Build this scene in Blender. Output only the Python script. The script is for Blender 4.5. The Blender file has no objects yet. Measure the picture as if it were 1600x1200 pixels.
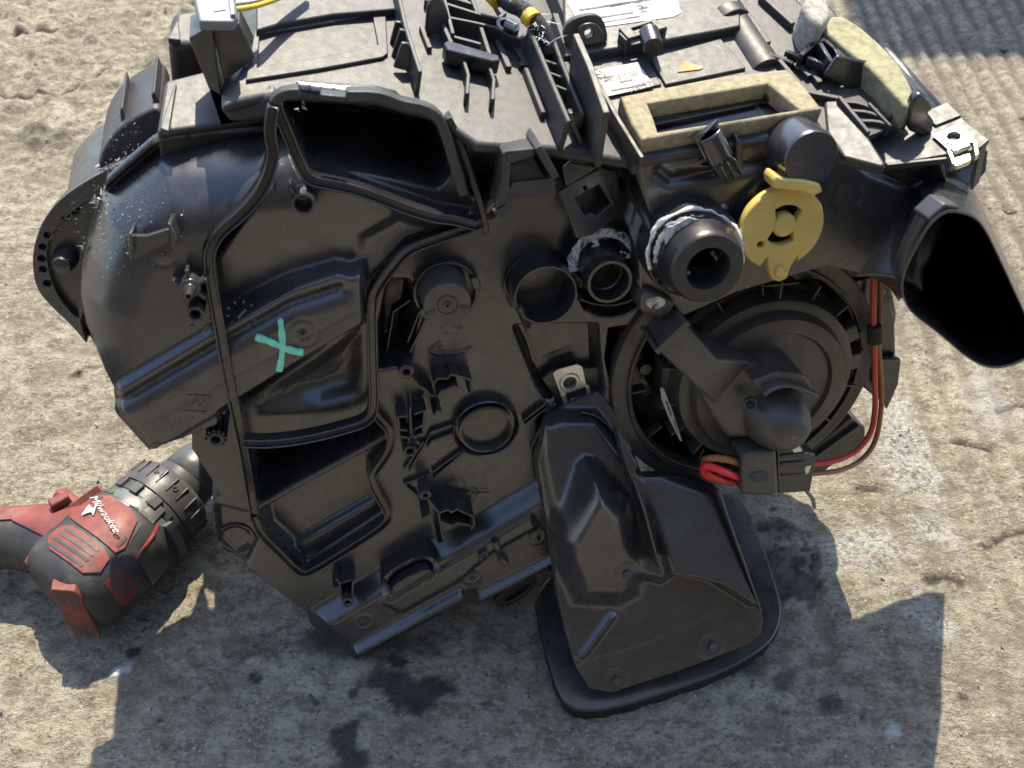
import bpy, bmesh, math, random
import numpy as np
from mathutils import Vector, noise
random.seed(4); RNG = np.random.default_rng(4)
S = bpy.context.scene; COL = S.collection
R = math.radians
# ------------------------------------------------------------------ camera
PITCH = R(48); FOC = 1500.0; CH = .575
cam = bpy.data.cameras.new('camera'); co = bpy.data.objects.new('camera', cam); COL.objects.link(co)
co.location = (0, 0, CH); co.rotation_euler = (math.pi/2-PITCH, 0, 0)
cam.sensor_width = 36; cam.lens = 36*FOC/1600; cam.clip_start = .01; cam.clip_end = 200
cam.dof.use_dof = True; cam.dof.focus_distance = .60; cam.dof.aperture_fstop = 18
S.camera = co
# ------------------------------------------------------------------ sky, sun, exposure
SUN_EL, SUN_AZ = R(60), R(5)           # azimuth measured from straight ahead (+y) towards the right (+x)
w = bpy.data.worlds.new('World'); S.world = w; w.use_nodes = True
nt = w.node_tree; sky = nt.nodes.new('ShaderNodeTexSky'); sky.sky_type = 'NISHITA'; sky.sun_disc = False
sky.sun_elevation = SUN_EL; sky.sun_rotation = SUN_AZ
bg = nt.nodes['Background']; bg.inputs[1].default_value = .14; nt.links.new(sky.outputs[0], bg.inputs[0])
sl = bpy.data.lights.new('sun', 'SUN'); sl.energy = 3.6; sl.angle = R(.53); sl.color = (1, .90, .72)
so = bpy.data.objects.new('sun', sl); COL.objects.link(so)
sd = Vector((math.sin(SUN_AZ)*math.cos(SUN_EL), math.cos(SUN_AZ)*math.cos(SUN_EL), math.sin(SUN_EL)))
so.rotation_euler = sd.to_track_quat('Z', 'Y').to_euler(); so.location = (1, 4, 5)
S.view_settings.view_transform = 'Standard'; S.view_settings.look = 'None'; S.view_settings.exposure = 1.36
# ------------------------------------------------------------------ frames
C = np.array([0, 0, CH]); FW = np.array([0, math.cos(PITCH), -math.sin(PITCH)]); UP = np.array([0, math.sin(PITCH), math.cos(PITCH)])
RT = np.array([1., 0, 0]); Z = np.array([0, 0, 1.])
def unit(a): a = np.asarray(a, float); return a/np.linalg.norm(a)
class Frame:
    """a plane in the world; .at(x, y, d) is the point of the plane lifted d metres that the photograph shows at x, y"""
    def __init__(s, o, u, n):
        s.o = np.asarray(o, float); s.n = unit(n); s.u = unit(np.asarray(u)-s.n*np.dot(u, s.n)); s.v = np.cross(s.n, s.u)
    def at(s, x, y, d=0.):
        r = RT*(x-800)/FOC + UP*(600-y)/FOC + FW
        o = s.o+s.n*d
        return C + r*(np.dot(o-C, s.n)/np.dot(r, s.n))
    def uv(s, x, y, d=0.):
        p = s.at(x, y, d)-s.o; return np.array([np.dot(p, s.u), np.dot(p, s.v)])
    def xyz(s, u, v, d=0.): return s.o+s.u*u+s.v*v+s.n*d
    def mm(s, x, y, d=0.): return np.linalg.norm(s.at(x+1, y, d)-s.at(x, y, d))   # metres per pixel
GR = Frame((0, 0, 0), (1, 0, 0), Z)
O = GR.at(555, 1030)
YAW, LEAN = R(11), R(16)
U = np.array([math.cos(YAW), math.sin(YAW), 0]); NH = np.array([math.sin(YAW), -math.cos(YAW), 0])
F = Frame(O, U, NH*math.cos(LEAN)+Z*math.sin(LEAN))
BACK_ = -NH; TN = Z*math.cos(.09)+NH*math.sin(.09)
TU = unit(F.at(690, 166)-F.at(440, 146)); TB = BACK_*math.cos(.14)+Z*math.sin(.14)
T = Frame(F.at(690, 166), TU, np.cross(TU, TB))   # left half of the top
TN2 = Z*math.cos(.19)+NH*math.sin(.19)
T2 = Frame(F.at(1140, 222, .03), U, TN2)        # right half of the top, a little lower and further forward
BACK = -NH
def P(s): return [tuple(float(q) for q in t.split(',')) for t in s.split()]
def chk(p, n=2, closed=True):
    p = [np.array(q, float) for q in p]
    for _ in range(n):
        o = []; m = len(p)
        if not closed: o.append(p[0])
        for i in range(m if closed else m-1):
            a, b = p[i], p[(i+1) % m]; o += [a*.75+b*.25, a*.25+b*.75]
        if not closed: o.append(p[-1])
        p = o
    return p
# ------------------------------------------------------------------ mesh collecting
class MB:
    def __init__(s): s.v = []; s.f = []
    def add(s, vs, fs):
        b = len(s.v); s.v += [tuple(map(float, q)) for q in vs]; s.f += [tuple(b+i for i in f) for f in fs]; return s
    def prism(s, top, vec):
        """closed solid from a polygon and the vector to its back face"""
        n = len(top); top = [np.asarray(q, float) for q in top]; vec = np.asarray(vec, float)
        s.add(top+[q+vec for q in top], [tuple(range(n)), tuple(range(2*n-1, n-1, -1))]+[(i, i+n, (i+1) % n+n, (i+1) % n) for i in range(n)]); return s
    def loft(s, secs, cap0=True, cap1=True, closed=True):
        n = len(secs[0]); vs = [q for c in secs for q in c]; fs = []
        for k in range(len(secs)-1):
            for i in range(n if closed else n-1):
                j = (i+1) % n; fs.append((k*n+i, k*n+j, (k+1)*n+j, (k+1)*n+i))
        if cap0: fs.append(tuple(range(n-1, -1, -1)))
        if cap1: fs.append(tuple(range((len(secs)-1)*n, len(secs)*n)))
        s.add(vs, fs); return s
    def lathe(s, c, ax, prof, seg=40, ref=None, a0=0, a1=None):
        ax = unit(ax); ref = U if ref is None else ref
        e1 = unit(np.asarray(ref)-ax*np.dot(ref, ax)); e2 = np.cross(ax, e1); c = np.asarray(c, float)
        full = a1 is None; m = seg if full else seg+1; a1 = 2*math.pi if full else a1
        secs = []
        for k in range(m):
            a = a0+(a1-a0)*k/seg; d = e1*math.cos(a)+e2*math.sin(a); secs.append([c+d*r+ax*z for r, z in prof])
        vs = [q for x in secs for q in x]; n = len(prof); fs = []
        for k in range(seg):
            k2 = (k+1) % m
            for i in range(n-1):
                q = (k*n+i, k2*n+i, k2*n+i+1, k*n+i+1)
                if prof[i][0] < 1e-7: q = (k*n+i, k2*n+i+1, k*n+i+1)
                elif prof[i+1][0] < 1e-7: q = (k*n+i, k2*n+i, k*n+i+1)
                fs.append(q)
        s.add(vs, fs); return s
    def sweep(s, path, nrm, prof, caps=True, closed=False):
        """profile (lateral, along normal) carried along a path"""
        p = [np.asarray(q, float) for q in path]; secs = []; m = len(p); nrm = np.asarray(nrm, float)
        for i in range(m):
            a = p[i-1] if (i or closed) else p[i]; b = p[(i+1) % m] if (i < m-1 or closed) else p[i]
            t = b-a; n = nrm
            l = unit(np.cross(t, n)); k = 1.
            if (0 < i < m-1) or closed:
                t1 = unit(p[i]-a); l1 = unit(np.cross(t1, n)); k = 1/max(.6, abs(np.dot(l, l1)))
            secs.append([p[i]+l*x*k+n*y for x, y in prof])
        if closed: secs.append(secs[0])
        s.loft(secs, caps and not closed, caps and not closed); return s
    def wall(s, path, nrm, h, t, sink=.002):
        return s.sweep(path, nrm, [(-t/2, -sink), (t/2, -sink), (t/2, h), (-t/2, h)])
    def tube(s, path, r, seg=8, caps=True):
        p = [np.asarray(q, float) for q in path]; secs = []; e = None
        for i in range(len(p)):
            t = unit(p[min(i+1, len(p)-1)]-p[max(i-1, 0)])
            if e is None: e = unit(np.cross(t, (.3, .5, .81)))
            e = unit(e-t*np.dot(e, t)); g = np.cross(t, e); rr = r[i] if hasattr(r, '__len__') else r
            secs.append([p[i]+(e*math.cos(a)+g*math.sin(a))*rr for a in np.arange(seg)*2*math.pi/seg])
        s.loft(secs, caps, caps); return s
    def box(s, c, ex, ey, ez):
        c, ex, ey, ez = (np.asarray(q, float) for q in (c, ex, ey, ez))
        return s.prism([c+ez+ex*a+ey*b for a, b in ((-1, -1), (1, -1), (1, 1), (-1, 1))], -2*ez)
def curve3(pts, n=8):
    """Catmull-Rom through 3D points"""
    p = [np.asarray(q, float) for q in pts]; p = [2*p[0]-p[1]]+p+[2*p[-1]-p[-2]]; o = []
    for i in range(1, len(p)-2):
        for k in range(n):
            t = k/n; a, b, c, d = p[i-1:i+3]
            o.append(.5*(2*b+(c-a)*t+(2*a-5*b+4*c-d)*t*t+(3*b-a-3*c+d)*t**3))
    return o+[p[-2]]
def plate_mesh(fr, polys, d, th, bev=.0006, res=2):
    """flat plate with holes; polys are lists of (u, v), front face at height d"""
    cu = bpy.data.curves.new('c', 'CURVE'); cu.dimensions = '2D'; cu.fill_mode = 'BOTH'
    cu.extrude = max(1e-5, th/2-bev); cu.bevel_depth = bev; cu.bevel_resolution = res; cu.offset = -bev
    for pl in polys:
        sp = cu.splines.new('POLY'); sp.points.add(len(pl)-1)
        for q, pt in zip(pl, sp.points): pt.co = (q[0], q[1], 0, 1)
        sp.use_cyclic_u = True
    o = bpy.data.objects.new('c', cu); me = bpy.data.meshes.new_from_object(o)
    n = len(me.vertices); a = np.empty(n*3, np.float32); me.vertices.foreach_get('co', a); a = a.reshape(-1, 3)
    mb = MB(); vs = fr.o+a[:, :1]*fr.u+a[:, 1:2]*fr.v+(a[:, 2:3]+d-th/2)*fr.n
    mb.add(vs.tolist(), [tuple(p.vertices) for p in me.polygons])
    bpy.data.objects.remove(o); bpy.data.curves.remove(cu); bpy.data.meshes.remove(me)
    return mb
def circ(c, r, n=32, ry=None, rot=0):
    ry = ry or r; cs, sn = math.cos(rot), math.sin(rot); o = []
    for k in range(n):
        a = 2*math.pi*k/n; x, y = r*math.cos(a), ry*math.sin(a); o.append((c[0]+x*cs-y*sn, c[1]+x*sn+y*cs))
    return o
# ------------------------------------------------------------------ materials
def mat(name, col, rough=.5, metal=0., spec=.5, var=.15, vscale=60, dust=0., dustcol=(.42, .39, .34), dscale=900, bump=.0, bscale=1500, rvar=.12, coat=0., smear=0.):
    m = bpy.data.materials.new(name); m.use_nodes = True; t = m.node_tree; N = t.nodes; Lk = t.links
    b = N['Principled BSDF']; b.inputs['Metallic'].default_value = metal; b.inputs['Specular IOR Level'].default_value = spec
    if coat: b.inputs['Coat Weight'].default_value = coat; b.inputs['Coat Roughness'].default_value = .12
    tc = N.new('ShaderNodeTexCoord').outputs['Object']
    def nz(sc, det=4, ro=.55):
        x = N.new('ShaderNodeTexNoise'); x.inputs['Scale'].default_value = sc; x.inputs['Detail'].default_value = det; x.inputs['Roughness'].default_value = ro
        Lk.new(tc, x.inputs['Vector']); return x.outputs['Fac']
    def mr(src, a, c, lo, hi):
        x = N.new('ShaderNodeMapRange'); x.inputs[1].default_value = a; x.inputs[2].default_value = c; x.inputs[3].default_value = lo; x.inputs[4].default_value = hi
        Lk.new(src, x.inputs[0]); return x.outputs[0]
    def mix(fac, A, B, mode='MIX'):
        x = N.new('ShaderNodeMix'); x.data_type = 'RGBA'; x.blend_type = mode
        for i, q in ((0, fac), (6, A), (7, B)):
            if hasattr(q, 'is_linked'): Lk.new(q, x.inputs[i])
            else: x.inputs[i].default_value = q if i == 0 else (*q, 1)
        return x.outputs[2]
    n1 = nz(vscale)
    c = mix(mr(n1, .3, .7, 0, 1), tuple(q*(1-var) for q in col), tuple(min(1, q*(1+var)) for q in col))
    if smear:
        n3 = nz(38, 7, .7); c = mix(mr(n3, .52, .74, 0, smear), c, dustcol)
    if dust:
        v = N.new('ShaderNodeTexVoronoi'); v.inputs['Scale'].default_value = dscale; Lk.new(tc, v.inputs['Vector'])
        spot = mr(v.outputs['Distance'], .1, .22, 1, 0)
        big = mr(nz(25), .42, .68, 0, 1); sel = mr(v.outputs['Color'], .0, 1, 0, 1)
        mu = N.new('ShaderNodeMath'); mu.operation = 'MULTIPLY'; Lk.new(spot, mu.inputs[0]); Lk.new(big, mu.inputs[1])
        gt = N.new('ShaderNodeMath'); gt.operation = 'GREATER_THAN'; Lk.new(sel, gt.inputs[0]); gt.inputs[1].default_value = .62
        m2 = N.new('ShaderNodeMath'); m2.operation = 'MULTIPLY'; Lk.new(mu.outputs[0], m2.inputs[0]); Lk.new(gt.outputs[0], m2.inputs[1])
        m3 = N.new('ShaderNodeMath'); m3.operation = 'MULTIPLY'; Lk.new(m2.outputs[0], m3.inputs[0]); m3.inputs[1].default_value = dust
        c = mix(m3.outputs[0], c, dustcol)
    Lk.new(c, b.inputs['Base Color'])
    Lk.new(mr(nz(vscale*1.7), .3, .7, max(.03, rough-rvar), min(1, rough+rvar)), b.inputs['Roughness'])
    if bump:
        bp = N.new('ShaderNodeBump'); bp.inputs['Strength'].default_value = bump; bp.inputs['Distance'].default_value = .0005
        Lk.new(nz(bscale, 3), bp.inputs['Height']); Lk.new(bp.outputs[0], b.inputs['Normal'])
    return m
M = {}
M['case'] = mat('black_casing_plastic', (.030, .0305, .032), .25, spec=1., dust=.7, bump=.12, bscale=1800, smear=.07, rvar=.08)
M['top'] = mat('dusty_top_plastic', (.032, .032, .032), .52, spec=.62, dust=.9, bump=.18, bscale=1300, smear=.09, rvar=.06, vscale=140)
M['blk'] = mat('black_moulded_plastic', (.028, .027, .027), .32, spec=.8, dust=.25, bump=.1)
M['gloss'] = mat('smooth_black_plastic', (.020, .0195, .020), .2, spec=.9, dust=.25)
M['motor'] = mat('motor_black_plastic', (.058, .052, .045), .42, spec=.7, dust=.35, bump=.15, smear=.08)
M['duct'] = mat('duct_black_plastic', (.030, .029, .0285), .27, spec=1., dust=.6, bump=.1, smear=.04, rvar=.06)
M['foamblk'] = mat('charcoal_foam', (.035, .034, .035), .95, spec=.1, bump=.9, bscale=900, var=.5, vscale=700)
M['foam'] = mat('beige_foam', (.31, .27, .18), .95, spec=.15, bump=.9, bscale=700, var=.25, vscale=300)
M['foamgrn'] = mat('yellowed_foam', (.29, .275, .175), .95, spec=.15, bump=.9, bscale=600, var=.25, vscale=250)
M['foamgry'] = mat('grey_foam', (.34, .32, .28), .95, spec=.1, bump=.9, bscale=600, var=.3, vscale=250)
M['yellow'] = mat('yellow_plastic', (.62, .455, .13), .40, var=.1, bump=.15, smear=.12, dustcol=(.40, .30, .12))
M['zinc'] = mat('zinc_plated_steel', (.62, .62, .60), .34, metal=.9, var=.1, bump=.08)
M['zincy'] = mat('yellowed_zinc', (.66, .60, .44), .36, metal=.8, var=.1)
M['grease'] = mat('white_sealant', (.70, .70, .68), .5, var=.15, vscale=250, bump=.5, bscale=600)
M['green'] = mat('green_paint_marker', (.22, .68, .50), .5, var=.15, vscale=200)
M['redw'] = mat('red_wire_sheath', (.55, .055, .03), .35, var=.1)
M['redb'] = mat('bright_red_wire_sheath', (.75, .03, .04), .35, var=.1)
M['brownw'] = mat('brown_wire_sheath', (.30, .12, .05), .4, var=.15)
M['tape'] = mat('black_cloth_tape', (.03, .03, .03), .8, var=.4, vscale=400, bump=.6, bscale=900)
M['paper'] = mat('white_paper_label', (.46, .45, .43), .6, var=.06, bump=.1, bscale=200)
M['ink'] = mat('black_ink', (.05, .05, .055), .6)
M['orange'] = mat('orange_sticker', (.80, .22, .06), .55, var=.06)
M['rubber'] = mat('black_rubber', (.02, .02, .021), .3, dust=.2)
M['red'] = mat('red_tool_plastic', (.16, .030, .024), .6, var=.3, dust=.8, smear=.7, dustcol=(.2, .15, .12), bump=.1)
M['overmould'] = mat('charcoal_rubber_grip', (.034, .034, .032), .55, var=.3, dust=.6, smear=.4, dustcol=(.20, .18, .14), bump=.3, bscale=1200)
M['tgrey'] = mat('grey_tool_plastic', (.055, .055, .053), .42, dust=.5, smear=.3, dustcol=(.25, .22, .18), bump=.15)
M['tsilver'] = mat('scuffed_grey_casting', (.13, .135, .13), .42, metal=.3, smear=.3, dustcol=(.12, .11, .1))
M['white'] = mat('white_print', (.78, .78, .78), .5)
M['worn'] = mat('worn_grey_print', (.48, .46, .45), .5, var=.4, vscale=500)
M['connector'] = mat('grey_connector_plastic', (.16, .17, .185), .42, var=.1, dust=.3)
M['ywire'] = mat('yellow_wire_sheath', (.62, .45, .04), .4)
M['wwire'] = mat('white_wire_sheath', (.6, .6, .52), .4)
M['ytape'] = mat('yellow_tape', (.60, .40, .03), .6, var=.2, vscale=300)
M['swarf'] = mat('pale_plastic_shavings', (.22, .22, .23), .6)
M['blue'] = mat('blue_film', (.10, .18, .40), .2)
M['dgreen'] = mat('green_plastic', (.12, .2, .06), .4)
def smear_mat():
    m = bpy.data.materials.new('smeared_white_sealant'); m.use_nodes = True; t = m.node_tree; N = t.nodes; Lk = t.links; b = N['Principled BSDF']
    tc = N.new('ShaderNodeTexCoord').outputs['Object']
    n = N.new('ShaderNodeTexNoise'); n.inputs['Scale'].default_value = 150; n.inputs['Detail'].default_value = 4; n.inputs['Roughness'].default_value = .6; n.inputs['Distortion'].default_value = 1.2; Lk.new(tc, n.inputs['Vector'])
    r = N.new('ShaderNodeMapRange'); r.inputs[1].default_value = .38; r.inputs[2].default_value = .58; Lk.new(n.outputs['Fac'], r.inputs[0])
    x = N.new('ShaderNodeMix'); x.data_type = 'RGBA'; x.inputs[6].default_value = (.02, .02, .022, 1); x.inputs[7].default_value = (.62, .63, .62, 1); Lk.new(r.outputs[0], x.inputs[0]); Lk.new(x.outputs[2], b.inputs['Base Color'])
    b.inputs['Roughness'].default_value = .42; bp = N.new('ShaderNodeBump'); bp.inputs['Distance'].default_value = .0004; bp.inputs['Strength'].default_value = .35; Lk.new(n.outputs['Fac'], bp.inputs['Height']); Lk.new(bp.outputs[0], b.inputs['Normal'])
    return m
M['smear'] = smear_mat()
# ------------------------------------------------------------------ objects
def finish(me, m, smooth):
    me.materials.append(m)
    me.polygons.foreach_set('use_smooth', [True]*len(me.polygons))
    if smooth < 179: me.set_sharp_from_angle(angle=R(smooth))
def recalc(me):
    bm = bmesh.new(); bm.from_mesh(me); bmesh.ops.recalc_face_normals(bm, faces=bm.faces); bm.to_mesh(me); bm.free()
def build(name, mb, m, parent=None, bevel=0., smooth=35, seg=2, fix=True, label=None, kind=None):
    me = bpy.data.meshes.new(name)
    off = np.array(root_loc(parent)) if parent else np.zeros(3)
    me.from_pydata([tuple(np.asarray(q)-off) for q in mb.v], [], mb.f)
    if fix: recalc(me)
    o = bpy.data.objects.new(name, me); COL.objects.link(o)
    if parent: o.parent = parent
    finish(me, M[m] if isinstance(m, str) else m, smooth)
    if bevel:
        md = o.modifiers.new('bevel', 'BEVEL'); md.width = bevel; md.segments = seg; md.limit_method = 'ANGLE'; md.angle_limit = R(40); md.harden_normals = False
    if label: o['label'] = label
    if kind: o['kind'] = kind
    return o
def root_loc(o):
    while o.parent: o = o.parent
    return tuple(o.location)
def thing(name, loc, label, cat, group=None):
    o = bpy.data.objects.new(name, None); COL.objects.link(o); o.location = tuple(map(float, loc)); o.empty_display_size = .02
    o['label'] = label; o['category'] = cat
    if group: o['group'] = group
    return o
# ------------------------------------------------------------------ moulded shells (height fields on a plane, with a closed rim)
def sdf(poly, X, Y):
    d = np.full(X.shape, 1e9); ins = np.zeros(X.shape, bool); n = len(poly)
    for i in range(n):
        ax, ay = poly[i]; bx, by = poly[(i+1) % n]; ex, ey = bx-ax, by-ay; L2 = ex*ex+ey*ey+1e-18
        t = np.clip(((X-ax)*ex+(Y-ay)*ey)/L2, 0, 1)
        d = np.minimum(d, (X-ax-t*ex)**2+(Y-ay-t*ey)**2)
        if ay != by:
            c = ((ay > Y) != (by > Y)) & (X < ex*(Y-ay)/(by-ay)+ax); ins ^= c
    d = np.sqrt(d); return np.where(ins, -d, d)
def pdist(pl, X, Y):
    d = np.full(X.shape, 1e9)
    for i in range(len(pl)-1):
        ax, ay = pl[i]; bx, by = pl[i+1]; ex, ey = bx-ax, by-ay; L2 = ex*ex+ey*ey+1e-18
        t = np.clip(((X-ax)*ex+(Y-ay)*ey)/L2, 0, 1); d = np.minimum(d, (X-ax-t*ex)**2+(Y-ay-t*ey)**2)
    return np.sqrt(d)
class Shell:
    def __init__(s, fr, masks, cell=.0008):
        """masks: list of (pixel polygon, depth m)"""
        s.fr = fr; ms = [[fr.uv(x, y, d) for x, y in pl] for pl, d in masks]
        al = np.array([q for m_ in ms for q in m_]); lo = al.min(0)-3*cell; hi = al.max(0)+3*cell
        s.nx = int((hi[0]-lo[0])/cell)+1; s.ny = int((hi[1]-lo[1])/cell)+1; s.lo = lo; s.cell = cell
        X, Y = np.meshgrid(lo[0]+np.arange(s.nx)*cell, lo[1]+np.arange(s.ny)*cell)
        sd_ = np.full(X.shape, 1e9)
        for m_ in ms: sd_ = np.minimum(sd_, sdf(m_, X, Y))
        gy, gx = np.gradient(sd_, cell); s.inside = sd_ < 0
        k = np.clip(sd_, 0, 2*cell); g = np.sqrt(gx**2+gy**2)+1e-9
        s.X = X-k*gx/g; s.Y = Y-k*gy/g; s.D = np.zeros(X.shape)
    def uvp(s, pl, d): return [s.fr.uv(x, y, d) for x, y in pl]
    def val(s, d):
        if isinstance(d, (list, tuple)):       # plane through three (x, y, mm)
            A = []; b = []
            for x, y, q in d:
                u, v = s.fr.uv(x, y, q/1000); A.append([u, v, 1]); b.append(q/1000)
            k = np.linalg.solve(np.array(A), np.array(b)); return k[0]*s.X+k[1]*s.Y+k[2]
        return d/1000
    def op(s, pl, d, b=3., proj=None, add=False, rnd=False, blend='s', off=0.):
        """inside the pixel polygon bring the surface to d (mm), over a shoulder b mm wide"""
        if isinstance(pl, str): pl = P(pl)
        if proj is None: proj = max(0, d[0][2] if isinstance(d, (list, tuple)) else (0 if add else d))
        q = s.uvp(pl, proj/1000); sd_ = sdf(q, s.X, s.Y)+off/1000
        t = np.clip(-sd_/(b/1000), 0, 1)
        wt = t*t*(3-2*t) if blend == 's' else (np.sqrt(np.clip(1-(1-t)**2, 0, 1)) if blend == 'r' else t)
        v = s.val(d); s.D = s.D+v*wt if add else s.D*(1-wt)+v*wt; return s
    def round(s, line, r, drop, proj=0.):
        """roll the surface away over the last r mm before a pixel polyline"""
        if isinstance(line, str): line = P(line)
        q = s.uvp(line, proj/1000); t = np.clip(pdist(q, s.X, s.Y)/(r/1000), 0, 1)
        s.D -= drop/1000*(1-np.sqrt(np.clip(1-(1-t)**2, 0, 1))); return s
    def groove(s, line, wd, d, proj=0.):
        if isinstance(line, str): line = P(line)
        q = s.uvp(line, proj/1000); t = np.clip(1-pdist(q, s.X, s.Y)/(wd/1000), 0, 1); s.D += d/1000*(t*t*(3-2*t)); return s
    def ring(s, x, y, r, wd, d):
        u0 = s.fr.uv(x, y, s.at(x, y)); q = np.abs(np.hypot(s.X-u0[0], s.Y-u0[1])-r/1000); t = np.clip(1-q/(wd/1000), 0, 1); s.D += d/1000*t; return s
    def at(s, x, y):
        q0 = s.fr.uv(x, y, 0.); q1 = s.fr.uv(x, y, .01); last = .06
        for d in np.arange(.060, -.125, -.0004):      # march along the line of sight from the front
            u, v = q0+(q1-q0)*d/.01; i = int(np.clip((u-s.lo[0])/s.cell+.5, 0, s.nx-1)); j = int(np.clip((v-s.lo[1])/s.cell+.5, 0, s.ny-1))
            if d <= s.D[j, i]: return float(s.D[j, i])
        return 0.
    def pt(s, x, y, e=0.): return s.fr.at(x, y, s.at(x, y)+e)
    def mesh(s, back=.05, backvec=None, wav=.00012):
        for _ in range(2):
            q = np.pad(s.D, 1, 'edge'); q = (q[:-2]+2*q[1:-1]+q[2:])/4; s.D = (q[:, :-2]+2*q[:, 1:-1]+q[:, 2:])/4
        s.D += wav*(np.sin(s.X*70+s.Y*30)+np.sin(s.Y*95-s.X*40+1))
        idx = -np.ones(s.X.shape, int); ins = s.inside
        cell = ins[:-1, :-1] | ins[1:, :-1] | ins[:-1, 1:] | ins[1:, 1:]
        j, i = np.nonzero(cell); use = np.zeros(s.X.shape, bool)
        for dj, di in ((0, 0), (0, 1), (1, 1), (1, 0)): use[j+dj, i+di] = True
        idx[use] = np.arange(use.sum())
        fr = s.fr; V = fr.o+s.X[use][:, None]*fr.u+s.Y[use][:, None]*fr.v+s.D[use][:, None]*fr.n
        Fq = np.stack([idx[j, i], idx[j, i+1], idx[j+1, i+1], idx[j+1, i]], 1)
        # rim
        E = np.concatenate([Fq[:, [0, 1]], Fq[:, [1, 2]], Fq[:, [2, 3]], Fq[:, [3, 0]]])
        key = np.sort(E, 1); kk = key[:, 0].astype(np.int64)*len(V)+key[:, 1]
        _, inv, cnt = np.unique(kk, return_inverse=True, return_counts=True); be = E[cnt[inv] == 1]
        bv = np.unique(be); mp = {int(q): len(V)+n for n, q in enumerate(bv)}
        vec = (-fr.n if backvec is None else np.asarray(backvec))
        bk = back(V[bv]) if callable(back) else np.full(len(bv), back); V = np.concatenate([V, V[bv]+vec*bk[:, None]]); fs = Fq.tolist()
        fs += [[int(b_), int(a_), mp[int(a_)], mp[int(b_)]] for a_, b_ in be]
        mb = MB(); mb.v = V.tolist(); mb.f = fs; return mb
# ------------------------------------------------------------------ ground
def vnoise(X, Y, sc, seed):
    g = np.random.default_rng(seed).random((256, 256)); x = X*sc; y = Y*sc
    xi = np.floor(x).astype(int); yi = np.floor(y).astype(int); fx = x-xi; fy = y-yi
    fx = fx*fx*(3-2*fx); fy = fy*fy*(3-2*fy); a = lambda i, j: g[(yi+j) % 256, (xi+i) % 256]
    return (a(0, 0)*(1-fx)+a(1, 0)*fx)*(1-fy)+(a(0, 1)*(1-fx)+a(1, 1)*fx)*fy
def fbm(X, Y, sc, oc, seed, gain=.5):
    o = 0; am = 1; tot = 0
    for k in range(oc):
        o = o+am*vnoise(X, Y, sc*2**k, seed+k); tot += am; am *= gain
    return o/tot
def axis(lo, hi, st, far):
    a = list(np.arange(lo, hi, st)); k = st; p = hi
    while p < far: a.append(p); k *= 1.35; p += k
    a.append(far); b = []; k = st*1.35; p = lo-k
    while p > -far: b.append(p); k *= 1.35; p -= k
    b.append(-far); return np.array(b[::-1]+a)
gx = axis(-.72, .72, .0028, 40.); gy = axis(.17, 1.3, .0028, 40.)
GX, GY = np.meshgrid(gx, gy)
near = np.clip((2.2-np.hypot(GX, GY-.7))/1., 0, 1)
hgt = (fbm(GX, GY, 12, 3, 1)-.5)*.003+(fbm(GX, GY, 90, 3, 9, .65)-.5)*.0060
chip = np.clip((fbm(GX, GY, 34, 3, 20)-.60)/.1, 0, 1); hgt -= chip*.0014
roughl = np.clip((GY-.66)/.2, 0, 1)*np.clip((-.12-GX)/.2, 0, 1)
hgt += roughl*(np.abs(fbm(GX, GY, 42, 3, 31)-.5)*.030-.004)
sm = np.clip((GX-.16)/.2, 0, 1)*(.6+.4*np.clip((GY-.42)/.2, 0, 1))
wob = (fbm(GX, GY, 6, 2, 40)-.5)*.02
hgt += sm*.0024*np.sin((GX-GY*.06+wob)*2*math.pi/.021)*(.3+1.0*fbm(GX, GY, 14, 2, 44))
hgt *= near
gro = sm*np.clip(np.sin((GX-GY*.06+wob)*2*math.pi/.021)*-1.2-.1+(fbm(GX, GY, 60, 3, 47)-.5)*1.6, 0, 1)*near
flat = np.exp(-((GX-.08)**2+(GY-.31)**2)/.02)*.6; hgt *= 1-flat
def spot(px, py, rx, ry, seed, sc=55, soft=.35, ang=0, amp=2.2):
    c = GR.at(px, py); dx, dy = GX-c[0], GY-c[1]; cs, sn = math.cos(ang), math.sin(ang)
    q = np.hypot((dx*cs+dy*sn)/rx, (-dx*sn+dy*cs)/ry)
    return np.clip((1-q+(fbm(GX, GY, sc, 4, seed)-.5)*amp)/soft, 0, 1)*(q < 2.2)
wet = np.maximum.reduce([spot(1236, 892, .024, .030, 60, 95, .12, 0, 1.3), spot(1206, 848, .018, .018, 61, 95, .12, 0, 1.3)])
damp = np.maximum.reduce([spot(618, 1075, .024, .016, 62, 60, .3), spot(545, 1175, .012, .03, 63, 60, .3), spot(400, 1010, .02, .01, 64)*.5,
                          spot(690, 1075, .016, .007, 65), spot(505, 1000, .03, .006, 66, 80)*.8, spot(620, 1000, .05, .012, 67, 60)*.6, spot(1300, 1100, .012, .01, 68)*.8,
                          spot(1220, 1060, .008, .008, 69)*.7, spot(1150, 1040, .02, .01, 70)*.6, spot(1450, 905, .006, .004, 71), spot(1500, 1090, .006, .005, 72),
                          spot(60, 215, .04, .03, 73)*.5, spot(1205, 835, .02, .012, 74)])
sheen = np.maximum.reduce([spot(1420, 700, .022, .085, 80, 40, .5), spot(1300, 850, .05, .022, 81, 40, .6), spot(1430, 930, .02, .03, 82, 40, .5)])
pale = np.maximum.reduce([spot(185, 1045, .008, .004, 90, 120, .2), spot(1400, 1143, .004, .004, 91, 120, .4)*.8, spot(570, 1108, .004, .003, 92, 120, .3)*.7, spot(1545, 620, .02, .03, 93, 60)*.25])
_r = np.random.default_rng(77)
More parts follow.
